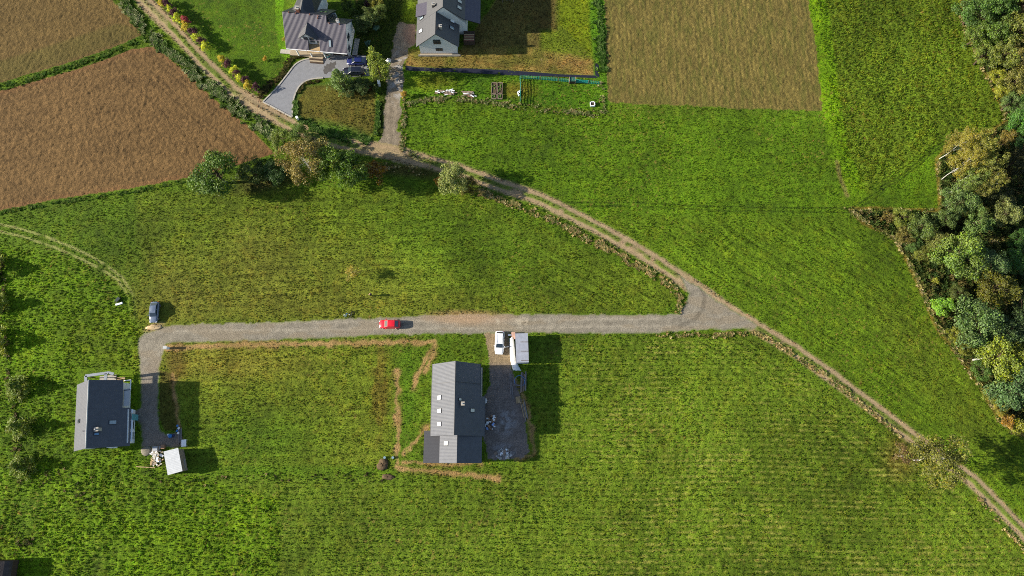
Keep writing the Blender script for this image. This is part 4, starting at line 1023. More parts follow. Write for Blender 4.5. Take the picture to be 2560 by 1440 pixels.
# ------------------------------------------------------------------ sheds, container, timber and rubble
def corr_roof(name, q, m, parent, off, pitch=.3):
    return ribbed(name, *q, m, parent, off, pitch=pitch, row=0, amp=.02, step=0, th=.05)
def container():
    c = P(1304, 870); t = thing('container', 'grey roofed storage container beside the white tarpaulin and the white car', 'container', (*c, 0))
    a, b, cc, d = [P3(x, y, 2.6) for x, y in ((1288, 834), (1319.5, 833), (1322, 906), (1291, 907))]; off = (*c, 0)
    MB().slab([a.lerp(cc, .02), d.lerp(b, .02), cc.lerp(a, .02), b.lerp(d, .02)][::1], 2.5, down=(0, 0, -2.5)).build('wall', M_WALLG, t, off)
    m = mat('galvanised_sheet', alb((176, 178, 188), .85), .45, .3, .12, 1.5)
    for i, (s, e_) in enumerate(((0, .335), (.33, .675), (.67, 1))):
        z = Vector((0, 0, .07 + .03 * i))
        corr_roof('roof_sheet', [a.lerp(d, e_) + z, a.lerp(d, s) + z, b.lerp(cc, s) + z, b.lerp(cc, e_) + z], m, t, off, .2)
    for i in range(3): MB().box((a.lerp(d, .32 * (i + 1) - .02) * .3 + b.lerp(cc, .32 * (i + 1) - .02) * .7) + Vector((0, 0, .17)), (1.5, .08, .05)).build('batten', M_DWOOD, t, off)
container()
def tarp():
    c = P(1284, 880); off = (*c, 0)
    t = thing('tarpaulin', 'long white tarpaulin heap lying along the west side of the grey container', 'tarpaulin', off)
    line = [(1279, 846), (1280, 860), (1281, 875), (1282, 890), (1284, 905), (1288, 916), (1293, 926)]; wd = [.45, .5, .55, .55, .55, .65, .8]; ht = [.9, .9, .9, .85, .7, .4, .12]
    vs = []; fs = []; r = random.Random(4); K = 7
    for (x, y), w_, h_ in zip(line, wd, ht):
        X_, Y_ = P(x, y)
        for k in range(K):
            a = -1 + 2 * k / (K - 1); vs.append((X_ + a * w_, Y_ + r.uniform(-.12, .12), h_ * (1 - a ** 4) + r.uniform(0, .09)))
    for i in range(len(line) - 1):
        for k in range(K - 1): q = i * K + k; fs.append((q, q + K, q + K + 1, q + 1))
    MB().add(vs, fs).build('sheet', mat('white_sheet', (.8, .79, .77), .6, 0, .06, 2), t, off, smooth=True)
    g = thing('insulation_pack', 'pinkish insulation pack under the top end of the white tarpaulin', 'insulation', (*P(1284, 840), 0))
    MB().box((0, 0, .4), (.8, 1.4, .8)).build('pack', mat('pink_insulation', alb((224, 180, 160)), .9), g, bevel=.1); MB().box((-.7, .1, .55), (.8, .35, .2)).build('offcut', M_PLAST, g)
tarp()
def planks(label, pxy, rz, n, L, w, spread, m, seed, lift=2, lab2=None):
    x, y = P(*pxy); t = thing('timber_stack', label, 'timber', (x, y, 0), rz); r = random.Random(seed)
    for i in range(n):
        MB().box((r.uniform(-spread, spread), r.uniform(-.35, .35), .06 + .09 * (i % lift) + .04 * (i // 4)), (w * r.uniform(.8, 1.3), L * r.uniform(.75, 1.05), .06), r.uniform(-.05, .05)).build('plank', m if r.random() < .7 else M_WOOD2, t)
    return t
planks('pair of long grey boards lying at the west edge of the timber yard', (1278, 963), .05, 4, 5.0, .16, .22, M_WOOD2, 1)
planks('large untidy stack of weathered planks below the container, inside the blue hose loop', (1306, 955), -.06, 13, 3.6, .2, .75, M_WOOD, 2, 4)
planks('white-ended long boards lying along the lower yard edge', (1312, 1027), .18, 6, 3.8, .13, .45, M_WOODN, 3)
planks('short dark planks crossing beside the big plank stack', (1291, 968), 1.57, 5, 1.1, .16, .5, M_WOOD2, 4)
pl = thing('pallet', 'small brown wooden pallet between the two board piles', 'pallet', (*P(1295, 1000), 0), .12)
for i in range(6): MB().box((0, -.55 + i * .22, .15), (.85, .16, .03)).build('slat', M_WOODN, pl)
for x in (-.36, 0, .36): MB().box((x, 0, .07), (.1, 1.25, .12)).build('bearer', M_WOOD, pl)
hose = MB(); hc = P3(1299, 953, .5)
hose.path([hc + Vector((math.cos(a) * 1.0, math.sin(a) * 1.1, .05 * math.sin(3 * a))) for a in [-.9 + i * .35 for i in range(14)]], .045)
tag(hose.build('hose_loop', M_BLUE, None, (0, 0, 0)), 'blue water pipe coiled in an open loop over the timber', 'hose')
def heap(name, label, cat, pxy, items, spread, seed, mats, flat=.15, parts='piece', group=None, size=(.3, .8)):
    x, y = P(*pxy); t = thing(name, label, cat, (x, y, 0), 0, group); r = random.Random(seed)
    for i in range(items):
        a = r.uniform(0, 6.28); q = math.sqrt(r.random()); s = r.uniform(*size)
        MB().box((math.cos(a) * q * spread[0], math.sin(a) * q * spread[1], .08 + (1 - q) * spread[2]), (s, s * r.uniform(.3, .8), flat * r.uniform(.5, 1.6)), r.uniform(0, 3.1), r.uniform(-.3, .3), r.uniform(-.3, .3)).build(parts, r.choice(mats), t)
    return t
heap('waste_heap', 'heap of cardboard, foil and packaging against the east wall of the middle house', 'rubbish heap', (1225, 1056), 26, (1.1, 1.6, .5), 7, [M_CARD, M_CARD, M_PLAST, mat('blue_film', (.25, .38, .7), .5), M_WHITE, M_DWOOD])
heap('waste_heap', 'flat heap of splintered pale boards at the south end of the dark gravel yard', 'rubbish heap', (1262, 1133), 40, (1.7, 1.1, .3), 8, [M_WHITE, M_WOOD2, M_WALLG, M_WOOD, M_CONC, M_WOOD2], .06, size=(.3, 1.1))
heap('packaging', 'crumpled white film by the corner of the middle house', 'packaging', (1213, 999), 6, (.45, .5, .1), 9, [M_PLAST], .1)
heap('waste_heap', 'heap of white and cream waste boards beside the small white shed', 'rubbish heap', (393, 1143), 44, (1.3, 1.9, .45), 10, [M_WHITE, M_STONE, M_PLAST, M_CONC, M_WOODN], .08, size=(.25, .8))
def shed_left():
    c = P(432, 1154); off = (*c, 0)
    t = thing('garden_shed', 'small white-roofed shed at the end of the left house drive', 'shed', off)
    a, b, cc, d = [P3(x, y, z) for x, y, z in ((409, 1129, 2.1), (445.6, 1119.7, 2.4), (456.5, 1177.5, 2.4), (419.7, 1188, 2.1))]
    corr_roof('roof_sheet', [a, d, cc, b], mat('white_sheet_metal', (.36, .375, .4), .6, 0, .12, 2), t, off, .3)
    ce = (a + b + cc + d) / 4
    q = [ce + (p - ce) * .92 for p in (a, d, cc, b)]; q = [Vector((p.x, p.y, 2.05)) for p in q]
    MB().slab(q, 2, down=(0, 0, -2.05)).build('wall', M_WOOD, t, off)
    MB().box(P3(460, 1160, .9), (.5, 1.7, .12), .2).build('shelf', M_CONC, t, off)
shed_left()
tb = thing('table', 'square white table standing by the plank pile north-east of the white shed', 'table', (*P(464, 1108), 0), .1)
MB().box((0, 0, .75), (.9, 1.3, .05)).build('tabletop', M_PLAST, tb)
for sx in (-.38, .38):
    for sy in (-.55, .55): MB().box((sx, sy, .36), (.06, .06, .73)).build('leg', M_WHITE, tb)
planks('narrow pile of thin grey laths between the left drive and the white table', (451, 1090), .12, 9, 3.2, .09, .3, M_WOOD2, 12)
lp = MB().box((0, 0, .08), (3.6, .14, .12)); lg = lp.build('long_pole', M_WOODN); lg.location = (*P(365, 1168), 0); lg.rotation_euler = (0, 0, -.06); tag(lg, 'single pale pole lying in the grass south of the left house', 'pole')
bb = thing('barrow_load', 'blue plastic sacks and a white tub at the corner of the left drive', 'sacks', (*P(428, 1090), 0))
MB().lump((0, 0, .4), (.42, .38, .45), 3).build('sack', M_BLUE, bb, smooth=True); MB().lump((-.42, .2, .3), (.2, .2, .3), 4).build('tub', M_PLAST, bb); MB().lump((.5, .1, .25), (.3, .25, .25), 5).build('sack', mat('navy_sack', (.02, .03, .1), .5), bb, smooth=True)
bs = thing('sacks', 'small blue and white sacks at the north tip of the lath pile', 'sacks', (*P(446, 1072), 0))
for i in range(4): MB().lump((.15 * (-1) ** i, i * .45 - .8, .2), (.22, .26, .2), 20 + i).build('sack', M_BLUE if i % 2 else M_PLAST, bs, smooth=True)
cr = thing('crate', 'grey crate at the north edge of the waste heap by the white shed', 'crate', (*P(392, 1122), 0), .1)
MB().box((0, 0, .35), (1.05, .95, .7)).build('box', M_CONC, cr, bevel=.04); MB().box((0, 0, .72), (.85, .75, .04)).build('lid', M_GREYM, cr)
MB_ = MB().box((0, 0, .25), (.7, .8, .5)); o = MB_.build('brown_box', M_CARD); o.location = (*P(409, 1117), 0); tag(o, 'brown box between the grey crate and the white shed', 'box')
gp = MB().lump((0, 0, .0), (1.15, .95, .28), 33, 12, 6, .1).build('gravel_mound', mat('gravel_heap', alb((150, 142, 126)), .95, 0, .3, 6, .1, .8), smooth=True); gp.location = (*P(366, 1127), 0); tag(gp, 'low grey gravel mound at the foot of the left drive', 'gravel heap')
eq = thing('outdoor_unit', 'white outdoor unit against the south wall of the left house', 'heat pump', (*P(280, 1117), 0), -.09); MB().box((0, 0, .5), (1.0, .45, .8)).build('casing', M_WHITE, eq, bevel=.03); MB().tube((.1, -.24, .5), (.1, -.27, .5), .3, n=12).build('fan_grille', M_GREYM, eq); MB().box((.85, .05, .3), (.5, .4, .5)).build('side_box', M_WHITE, eq)
mb1 = thing('meter_box', 'white utility cabinet on the corner where the left drive meets the gravel road', 'utility cabinet', (*P(420, 871), 0)); MB().box((0, 0, .65), (.65, .45, 1.25)).build('cabinet', M_WHITE, mb1, bevel=.02); MB().box((0, 0, 1.29), (.75, .55, .05)).build('lid', M_WALLG, mb1)
bd = thing('board', 'white board lying in the grass west of the silver car', 'board', (*P(299, 760), 0), .3); MB().box((0, 0, .15), (1.35, .4, .22)).build('panel', M_PLAST, bd, bevel=.03)
wb = thing('wheelbarrow', 'small dark wheelbarrow beside the white board in the grass', 'wheelbarrow', (*P(297, 750), 0), .9)
MB().box((0, 0, .42), (.75, .5, .25), taper=1.25).build('tray', mat('dark_green_metal', (.02, .03, .03), .4), wb); MB().tube((.5, -.06, .2), (.5, .06, .2), .2, n=12).build('wheel', M_TYRE, wb)
for s in (-1, 1): MB().tube((.45, s * .1, .2), (-.75, s * .28, .5), .025).build('handle', M_GREYM, wb)
# two small bicycles lying at the road edge north-west of the red car
def bicycle(label, pxy, rz, frame_m):
    t = thing('bicycle', label, 'bicycle', (*P(*pxy), .12), rz, None)
    for x in (-.48, .48):
        w = MB(); pts = [Vector((x + .3 * math.cos(a), .3 * math.sin(a), .05)) for a in [i * math.pi / 6 for i in range(13)]]; w.path(pts, .025, 4); w.build('wheel', M_TYRE, t)
    f = MB(); f.path([Vector(p) for p in ((-.48, 0, .08), (-.1, -.05, .1), (.3, .3, .12), (-.2, .35, .12), (-.1, -.05, .1))], .022); f.path([Vector((.3, .3, .12)), Vector((.48, 0, .08))], .02); f.path([Vector((-.2, .35, .12)), Vector((-.48, 0, .08))], .018); f.build('frame', frame_m, t)
    MB().box((-.24, .45, .14), (.22, .1, .07)).build('saddle', M_PLAST, t); MB().tube((.3, .48, .02), (.3, .48, .5), .02).build('handlebar', M_FRAME, t)
bicycle('small dark bicycle with a blue frame lying left on the verge by the gravel road', (867, 789), .9, M_BLUE)
bicycle('dark bicycle with pale saddle lying on the verge, closer to the red car', (880, 787), 1.1, M_FRAME)

# heap of dug soil and blue drums
def lumpy(name, label, cat, pxy, r, m, seed, n=16):
    o = MB().lump((0, 0, 0), r, seed, n, 8, .24).build(name, m, smooth=True); o.location = (*P(*pxy), 0); return tag(o, label, cat)
M_SOIL = mat('dug_soil', alb((112, 94, 72)), .95, 0, .35, 3, .1, .8, 8)
lumpy('soil_heap', 'brown heap of dug soil at the south-west corner of the trench', 'soil heap', (957, 1162), (1.05, 1.05, .4), M_SOIL, 3)
lumpy('soil_heap', 'flat trail of brown soil just below the big soil heap', 'soil heap', (970, 1192), (1.3, .5, .25), M_SOIL, 4)
for i, q in enumerate(((962, 1144), (982.5, 1144))):
    o = MB().tube((0, 0, 0), (0, 0, .35), .24, n=10).build('drainage_cap', mat('pale_blue_plastic', alb((140, 170, 186)), .5)); o.location = (*P(*q), 0); tag(o, ('pale blue round cap north of the soil heap, the left one', 'pale blue round cap in the grass beside the foot of the earth path')[i], 'cap', 'blue caps by the trench')
sc_ = lumpy('sand_pile', 'pale sand patch between the silver car and the gravel road', 'sand heap', (386, 818), (1.6, .55, .25), mat('pale_sand', alb((214, 188, 146)), .95, 0, .2, 3, .1, .6), 7)
for i, (q, lb) in enumerate((((1188, 905 + 94), 'pale stone by the west wall'),)): pass
bt = lumpy('big_bag', 'white bulk bag with a dark load at the edge of the access lane', 'bulk bag', (972, 153), (.62, .55, .75), M_PLAST, 9, 10)
MB().lump((0, 0, .55), (.3, .26, .3), 2).build('contents', mat('navy_sack', (0, 0, 0)), bt)
for q, lb, rz in (((949, 212), 'slim white cabinet at the hedge end beside the access lane', .1), ((746, 300), 'white post box at the mouth of the paved drive', .5)):
    t = thing('post_box', lb, 'post box', (*P(*q), 0), rz); MB().box((0, 0, .6), (.4, .95 if q[0] > 900 else .5, 1.2)).build('cabinet', M_WHITE, t, bevel=.02); MB().box((0, 0, 1.22), (.48, 1.0 if q[0] > 900 else .58, .05)).build('lid', M_PLAST, t)
# garden: wood pile, raised beds, net fence, white planter
for i, (q, n, lb) in enumerate((((1098, 231), 9, 'left grey end of the pile of old fence boards above the field margin'), ((1123, 232), 16, 'jumbled middle stack of pale boards above the field margin'), ((1172, 236), 14, 'right stack of pale beams with a red board, left of the raised beds'))):
    x, y = P(*q); t = thing('board_pile', lb, 'timber', (x, y, 0), -.08, 'board piles in the garden'); r = random.Random(60 + i)
    for k in range(n): MB().box((r.uniform(-.5, .5), r.uniform(-.55, .55), .08 + .1 * (k % 4)), (r.uniform(1.2, 2.6) if i else 1.1, .17, .09), r.gauss(0, .25)).build('board', M_BRICK if (i == 2 and k in (5, 9)) else (M_WOOD if k % 3 else M_WHITE), t)
soilm = mat('bed_soil', alb((92, 76, 56)), .95, 0, .3, 4); greens = mat('bed_plants', alb((96, 132, 50)), .8, 0, .3, 4)
for q, s, lb in (((1235, 222), 1, 'narrow raised bed of dark soil, left of the pair'), ((1250, 222), 1, 'narrow raised bed full of plants, right of the pair'), ((1235, 243), .4, 'short raised bed below the left long one'), ((1250, 243), .4, 'short raised bed below the right long one')):
    t = thing('raised_bed', lb, 'raised bed', (*P(*q), 0), -.03, 'raised beds in the garden'); L_ = 2.6 * s
    for sx in (-.5, .5): MB().box((sx, 0, .2), (.08, L_, .4)).build('side_board', M_WOOD, t)
    for sy in (-1, 1): MB().box((0, sy * L_ / 2, .2), (1.08, .08, .4)).build('end_board', M_WOOD, t)
    MB().box((0, 0, .15), (.9, L_ - .1, .25)).build('soil', soilm, t); r = random.Random(int(q[0])); mb = MB()
    for k in range(10 if 'plants' in lb or s < 1 else 4): mb.lump((r.uniform(-.3, .3), r.uniform(-L_ / 2.4, L_ / 2.4), .33), (.14, .18, .16), k, 5, 4)
    mb.build('plants', greens, t)
M_NET = mat('green_netting', (.02, .28, .24), .6, 0, .1, 3)
ne = thing('net_fence', 'turquoise net fence on posts round the small garden plot', 'fence', (*P(1400, 230), 0)); off = tuple(ne.location)
cor = [(1300, 196), (1301, 228), (1300, 262)]; cor2 = [(1300, 196), (1350, 199), (1395, 203), (1430, 206), (1470, 209), (1500, 211)]
for k, line in enumerate((cor, cor2)):
    for i, q in enumerate(line):
        MB().tube(P3(*q), P3(*q) + Vector((0, 0, 1.5)), .04, n=5).build('post', M_WOOD, ne, off)
        if i:
            a = P3(*line[i - 1]); b = P3(*q); mb = MB()
            for j in range(5):
                z = .15 + j * .27; mb.tube(a + Vector((0, 0, z)), b + Vector((0, 0, z)), .05 if k == 0 or i in (4, ) else .015, n=4, cap=False)
            nn = int((b - a).length / .35)
            for j in range(nn + 1): p = a.lerp(b, j / max(nn, 1)); mb.tube(p, p + Vector((0, 0, 1.3)), .02, n=3, cap=False)
            mb.build('net_panel', M_NET, ne, off)
for q in ((1303, 207), (1303, 227), (1303, 248)): MB().tube(P3(*q, 1.2), P3(q[0] + 6, q[1] - 6, .1), .03, n=4).build('brace', M_WOOD, ne, off)
hut = thing('small_coop', 'small green-roofed box standing on the net fence line', 'hutch', (*P(1430, 205), 0)); MB().box((0, 0, .55), (1.0, .8, 1.0)).build('box', M_DWOOD, hut); MB().box((0, 0, 1.1), (1.3, 1.0, .06)).build('roof', mat('green_felt', (.02, .09, .06), .8), hut)
for x in (-.65, .65): MB().box((x, 0, .65), (.06, 1.0, 1.3)).build('side_frame', M_WOOD, hut)
pb = thing('planter_box', 'square white planter box with dark soil in the corner of the fenced plot', 'planter', (*P(1481, 262), 0), .05)
for sx, sy, a, b in ((-.45, 0, .14, 1.04), (.45, 0, .14, 1.04), (0, -.45, 1.04, .14), (0, .45, 1.04, .14)): MB().box((sx, sy, .25), (a, b, .5)).build('side_board', M_WHITE, pb)
MB().box((0, 0, .2), (.76, .76, .3)).build('soil', soilm, pb)
wf = heap('flower_pots', 'row of white pots on the outside of the turquoise net', 'pots', (1297, 233), 6, (.2, .8, .2), 14, [M_PLAST], .3, 'pot', size=(.25, .4))
sw = thing('swing_frame', 'thin swing frame by the top edge behind the tall house', 'swing', (*P(1270, 1), 0)); 
for x in (-1.2, 1.2):
    for y in (-.5, .5): MB().tube((x, y, 0), (x * .9, 0, 1.9), .05).build('leg', M_WOOD, sw)
MB().tube((-1.1, 0, 1.9), (1.1, 0, 1.9), .05).build('crossbar', M_WOOD, sw); MB().box((0, 0, .45), (.8, .5, .06)).build('seat', M_CONC, sw)
# corner hut bottom left
hc_ = thing('dark_hut', 'dark rounded roof of a hut cut by the bottom left corner', 'hut', (*P(4, 1450), 0))
vs = []; fs = []
for i in range(9):
    a = math.pi * i / 8
    for y in (-3.0, 3.6): vs.append((-math.cos(a) * 2.9, y, 2.0 + math.sin(a) * 1.3))
for i in range(8): fs.append((2 * i, 2 * i + 1, 2 * i + 3, 2 * i + 2))
MB().add(vs, [f[::-1] for f in fs]).build('roof', mat('old_felt', alb((84, 76, 74)), .9, 0, .3, 2, .2, .6, 4), hc_); MB().box((0, .3, 1.0), (5.2, 6.2, 2.0)).build('wall', M_DWOOD, hc_)
vs = [(-math.cos(math.pi * i / 8) * 2.7, 3.4, 2.0 + math.sin(math.pi * i / 8) * 1.2) for i in range(9)]; MB().add(vs, [tuple(range(8, -1, -1))]).build('gable', M_DWOOD, hc_)

# ------------------------------------------------------------------ people
def skin(name, pts, edges, rad, m, parent, root=0):
    me = bpy.data.meshes.new(name); me.from_pydata(pts, edges, []); me.materials.append(m)
    o = bpy.data.objects.new(name, me); COL.objects.link(o); o.parent = parent
    md = o.modifiers.new('skin', 'SKIN'); 
    if not me.skin_vertices: me.attributes  # layer is made by the modifier
    if not me.skin_vertices:
        bpy.context.view_layer.objects.active = o
        bpy.ops.mesh.customdata_skin_add()
    for i, r in enumerate(rad): me.skin_vertices[0].data[i].radius = (r, r)
    me.skin_vertices[0].data[root].use_root = True
    ss = o.modifiers.new('sub', 'SUBSURF'); ss.levels = 1; ss.render_levels = 2
    return o
def person(label, pxy, rz, top_m, trouser_m, hair_m, h=1.75):
    t = thing('person', label, 'person', (*P(*pxy), 0), rz); s = h / 1.75; t.scale = (s, s, s)
    pts = [(0, 0, .93), (0, 0, 1.15), (0, 0, 1.38), (0, 0, 1.5), (.02, 0, 1.6), (.02, 0, 1.68),
           (0, .2, 1.4), (.04, .26, 1.14), (.2, .24, .98), (.26, .22, .94), (0, -.2, 1.4), (-.02, -.28, 1.13), (.06, -.3, .9), (.09, -.3, .84),
           (0, .1, .88), (.12, .12, .5), (.1, .13, .1), (.22, .14, .04), (0, -.1, .88), (-.08, -.12, .5), (-.2, -.12, .12), (-.08, -.14, .04)]
    ed = [(0, 1), (1, 2), (2, 3), (3, 4), (4, 5), (2, 6), (6, 7), (7, 8), (8, 9), (2, 10), (10, 11), (11, 12), (12, 13), (0, 14), (14, 15), (15, 16), (16, 17), (0, 18), (18, 19), (19, 20), (20, 21)]
    rd = [.14, .13, .15, .06, .09, .075, .065, .05, .038, .035, .065, .05, .038, .035, .095, .065, .045, .04, .095, .065, .045, .04]
    skin('body', pts, ed, rd, mat('skin_tone', (.45, .26, .18), .6), t)
    i = [0, 1, 2, 6, 7, 8, 10, 11, 12]; mp = {k: n for n, k in enumerate(i)}
    skin('jacket', [pts[k] for k in i], [(mp[a], mp[b]) for a, b in ed if a in mp and b in mp], [rd[k] + .022 for k in i], top_m, t)
    i = [0, 14, 15, 16, 18, 19, 20]; mp = {k: n for n, k in enumerate(i)}
    skin('trousers', [pts[k] for k in i], [(mp[a], mp[b]) for a, b in ed if a in mp and b in mp], [rd[k] + .02 for k in i], trouser_m, t)
    MB().lump((.0, 0, 1.69), (.105, .1, .09), 1, 10, 6, .05).build('hair', hair_m, t, smooth=True)
    for sy in (-1, 1):
        MB().box((.2 if sy > 0 else -.1, sy * .14, .05), (.27, .1, .09)).build('shoe', M_TYRE, t, bevel=.02)
        for f in range(4): MB().tube((.27 if sy > 0 else .1, sy * (.22 + .025 * f if sy > 0 else .27 + .02 * f), .93 if sy > 0 else .82), (.33 if sy > 0 else .12, sy * (.22 + .027 * f if sy > 0 else .27 + .02 * f), .9 if sy > 0 else .75), .011, .008, 5).build('finger', mat('skin_tone', (0, 0, 0)), t)
    MB().lump((.105, 0, 1.62), (.025, .015, .025), 2, 5, 4).build('nose', mat('skin_tone', (0, 0, 0)), t)
person('person in a dark plum jacket standing alone in the meadow above the red car', (928.5, 739), 2.4, mat('plum_jacket', (.05, .02, .045), .8), mat('black_trousers', (.01, .01, .014), .8), mat('blond_hair', (.45, .3, .16), .7))
person('person in a teal top standing on the paved drive below the garage', (825, 149), -1.2, mat('teal_top', (.02, .22, .24), .8), mat('dark_trousers', (.02, .02, .03), .8), mat('dark_hair', (.03, .02, .015), .7), 1.7)

# ------------------------------------------------------------------ trees and shrubs
def leaf_mat():
    m = bpy.data.materials.new('leaves'); m.use_nodes = True; nt = m.node_tree; b = nt.nodes['Principled BSDF']
    oi = nt.nodes.new('ShaderNodeObjectInfo'); a = nt.nodes.new('ShaderNodeAttribute'); a.attribute_name = 'lv'
    sp = nt.nodes.new('ShaderNodeSeparateColor'); nt.links.new(a.outputs['Color'], sp.inputs[0])
    hs = nt.nodes.new('ShaderNodeHueSaturation'); nt.links.new(oi.outputs['Color'], hs.inputs['Color'])
    r = nt.nodes.new('ShaderNodeMapRange'); r.inputs[3].default_value = .6; r.inputs[4].default_value = 1.55; nt.links.new(sp.outputs[0], r.inputs[0]); nt.links.new(r.outputs[0], hs.inputs['Value'])
    r2 = nt.nodes.new('ShaderNodeMapRange'); r2.inputs[3].default_value = .468; r2.inputs[4].default_value = .522; nt.links.new(sp.outputs[1], r2.inputs[0]); nt.links.new(r2.outputs[0], hs.inputs['Hue'])
    r3 = nt.nodes.new('ShaderNodeMapRange'); r3.inputs[3].default_value = .75; r3.inputs[4].default_value = 1.1; nt.links.new(sp.outputs[2], r3.inputs[0]); nt.links.new(r3.outputs[0], hs.inputs['Saturation'])
    nt.links.new(hs.outputs[0], b.inputs['Base Color']); b.inputs['Roughness'].default_value = .55; b.inputs['Specular IOR Level'].default_value = .25
    t = nt.nodes.new('ShaderNodeBsdfTranslucent'); nt.links.new(hs.outputs[0], t.inputs[0]); mx = nt.nodes.new('ShaderNodeMixShader'); mx.inputs[0].default_value = .3
    nt.links.new(b.outputs[0], mx.inputs[1]); nt.links.new(t.outputs[0], mx.inputs[2]); nt.links.new(mx.outputs[0], nt.nodes['Material Output'].inputs[0])
    return m
LEAF = leaf_mat()
def crown_mesh(name, seed, n_clumps, per, R_, zc, zr, leaf, shape='round', shell=.55, cr=.34):
    """crown in a unit of metres; leaves are small quads gathered in clumps around limb tips"""
    r = np.random.RandomState(seed); vs = []; lv = []; tips = []
    for c in range(n_clumps):
        while True:
            d = r.normal(size=3); d /= np.linalg.norm(d)
            if d[2] > -.65: break
        q = r.uniform(shell, 1.0) ** .7
        if shape == 'cone':
            hh = r.rand() ** 1.3; a = r.uniform(0, 6.28); rr = R_ * (1 - hh) ** .8 * r.uniform(.35, 1); p = np.array([rr * math.cos(a), rr * math.sin(a), zc - zr + 2 * zr * hh]); crad = cr * R_ * (1.1 - .6 * hh)
        else:
            p = d * q * np.array([R_, R_, zr]) * (1 + .18 * math.sin(3 * math.atan2(d[1], d[0]) + seed)) + np.array([0, 0, zc]); crad = cr * R_ * r.uniform(.7, 1.25)
        tips.append(p); cv = r.rand(); ch = r.rand()
        k = int(per * r.uniform(.6, 1.3))
        dd = r.normal(size=(k, 3)); dd /= np.linalg.norm(dd, axis=1)[:, None]; dd[:, 2] = np.abs(dd[:, 2]) * .9 + .1 * dd[:, 2]
        pos = p + dd * crad * r.uniform(.55, 1.05, (k, 1)) * np.array([1, 1, .75])
        nrm = dd * .8 + r.normal(size=(k, 3)) * .55; nrm /= np.linalg.norm(nrm, axis=1)[:, None]
        u = np.cross(nrm, r.normal(size=(k, 3))); u /= np.linalg.norm(u, axis=1)[:, None]; w = np.cross(nrm, u)
        s = leaf * r.uniform(.6, 1.3, (k, 1)); a = u * s * .5; b = w * s * .5 * r.uniform(.5, .9, (k, 1))
        vs.append(np.stack([pos - a, pos - b, pos + a, pos + b], 1).reshape(-1, 3))
        col = np.stack([np.clip(cv * .5 + r.rand(k) * .5, 0, 1), np.clip(ch * .5 + r.rand(k) * .5, 0, 1), r.rand(k), np.ones(k)], 1); lv.append(np.repeat(col, 4, 0))
    Vv = np.concatenate(vs).astype(np.float32); Lv = np.concatenate(lv).astype(np.float32); nq = len(Vv) // 4
    me = bpy.data.meshes.new(name); me.vertices.add(len(Vv)); me.vertices.foreach_set('co', Vv.ravel()); me.loops.add(nq * 4); me.loops.foreach_set('vertex_index', np.arange(nq * 4, dtype=np.int32))
    me.polygons.add(nq); me.polygons.foreach_set('loop_start', (np.arange(nq) * 4).astype(np.int32))
    at = me.color_attributes.new('lv', 'FLOAT_COLOR', 'POINT'); at.data.foreach_set('color', Lv.ravel()); me.materials.append(LEAF); me.update(calc_edges=True)
    return me, tips
def trunk_mesh(name, tips, R_, hbase, ztop, r0, m, seed, multi=1):
    mb = MB(); r = random.Random(seed)
    fork = Vector((0, 0, ztop * .35))
    for s in range(multi):
        b = Vector((r.uniform(-.3, .3), r.uniform(-.3, .3), -.1)) if multi > 1 else Vector((0, 0, -.1)); topp = Vector((r.uniform(-.15, .15) * R_, r.uniform(-.15, .15) * R_, ztop))
        prev = b; pr = r0
        for k in range(1, 6):
            p = b.lerp(topp, k / 5) + Vector((r.uniform(-.05, .05), r.uniform(-.05, .05), 0)) * R_; q = r0 * (1 - k / 5.6); mb.tube(prev, p, pr, q, 6, False); prev = p; pr = q
        for tp in r.sample(tips, min(len(tips), 14 // multi + 4)):
            st = b.lerp(topp, r.uniform(.3, .8)); mid_ = st.lerp(Vector(tp), .5) + Vector((0, 0, .1 * R_)); mb.tube(st, mid_, r0 * .28, r0 * .13, 4, False); mb.tube(mid_, st.lerp(Vector(tp), .85), r0 * .13, r0 * .05, 4, False)
    return mb.mesh(name, m)
KIND = {}
def kind(k, variants, **kw):
    KIND[k] = []
    for v in range(variants):
        a = dict(kw); tm = a.pop('trunk_m', M_BARK); r0 = a.pop('r0', .22); multi = a.pop('multi', 1); Hh = a.pop('H')
        me, tips = crown_mesh(k + '_crown', 100 + 13 * v + len(KIND) * 31, **a); tr_ = trunk_mesh(k + '_trunk', tips, a['R_'], 0, Hh * .9, r0, tm, 5 + v, multi)
        KIND[k].append((me, tr_, a['R_'], Hh))
# nominal radius 3 m
kind('broad', 3, n_clumps=46, per=165, R_=3.0, zc=4.6, zr=2.6, leaf=.27, H=7, shell=.5)
kind('willow', 2, n_clumps=60, per=110, R_=3.0, zc=4.4, zr=2.5, leaf=.24, H=7, shell=.4, cr=.28)
kind('birch', 2, n_clumps=90, per=95, R_=3.0, zc=6.4, zr=4.0, leaf=.2, H=10.0, trunk_m=M_BIRCH, r0=.09, shell=.25, cr=.24)
kind('shrub', 2, n_clumps=26, per=60, R_=1.0, zc=.85, zr=.8, leaf=.16, H=1.8, r0=.05, multi=3, shell=.3, cr=.38)
kind('cone', 1, n_clumps=60, per=55, R_=2.2, zc=5.0, zr=4.4, leaf=.26, H=9.5, shape='cone', r0=.16)
kind('larch', 2, n_clumps=90, per=80, R_=2.8, zc=3.4, zr=3.3, leaf=.26, H=6.5, shape='cone', r0=.1, cr=.2)
kind('sapling', 1, n_clumps=34, per=45, R_=1.5, zc=2.1, zr=1.1, leaf=.15, H=3.2, r0=.05, trunk_m=M_BIRCH, shell=.3, cr=.3)
_tn = [0]
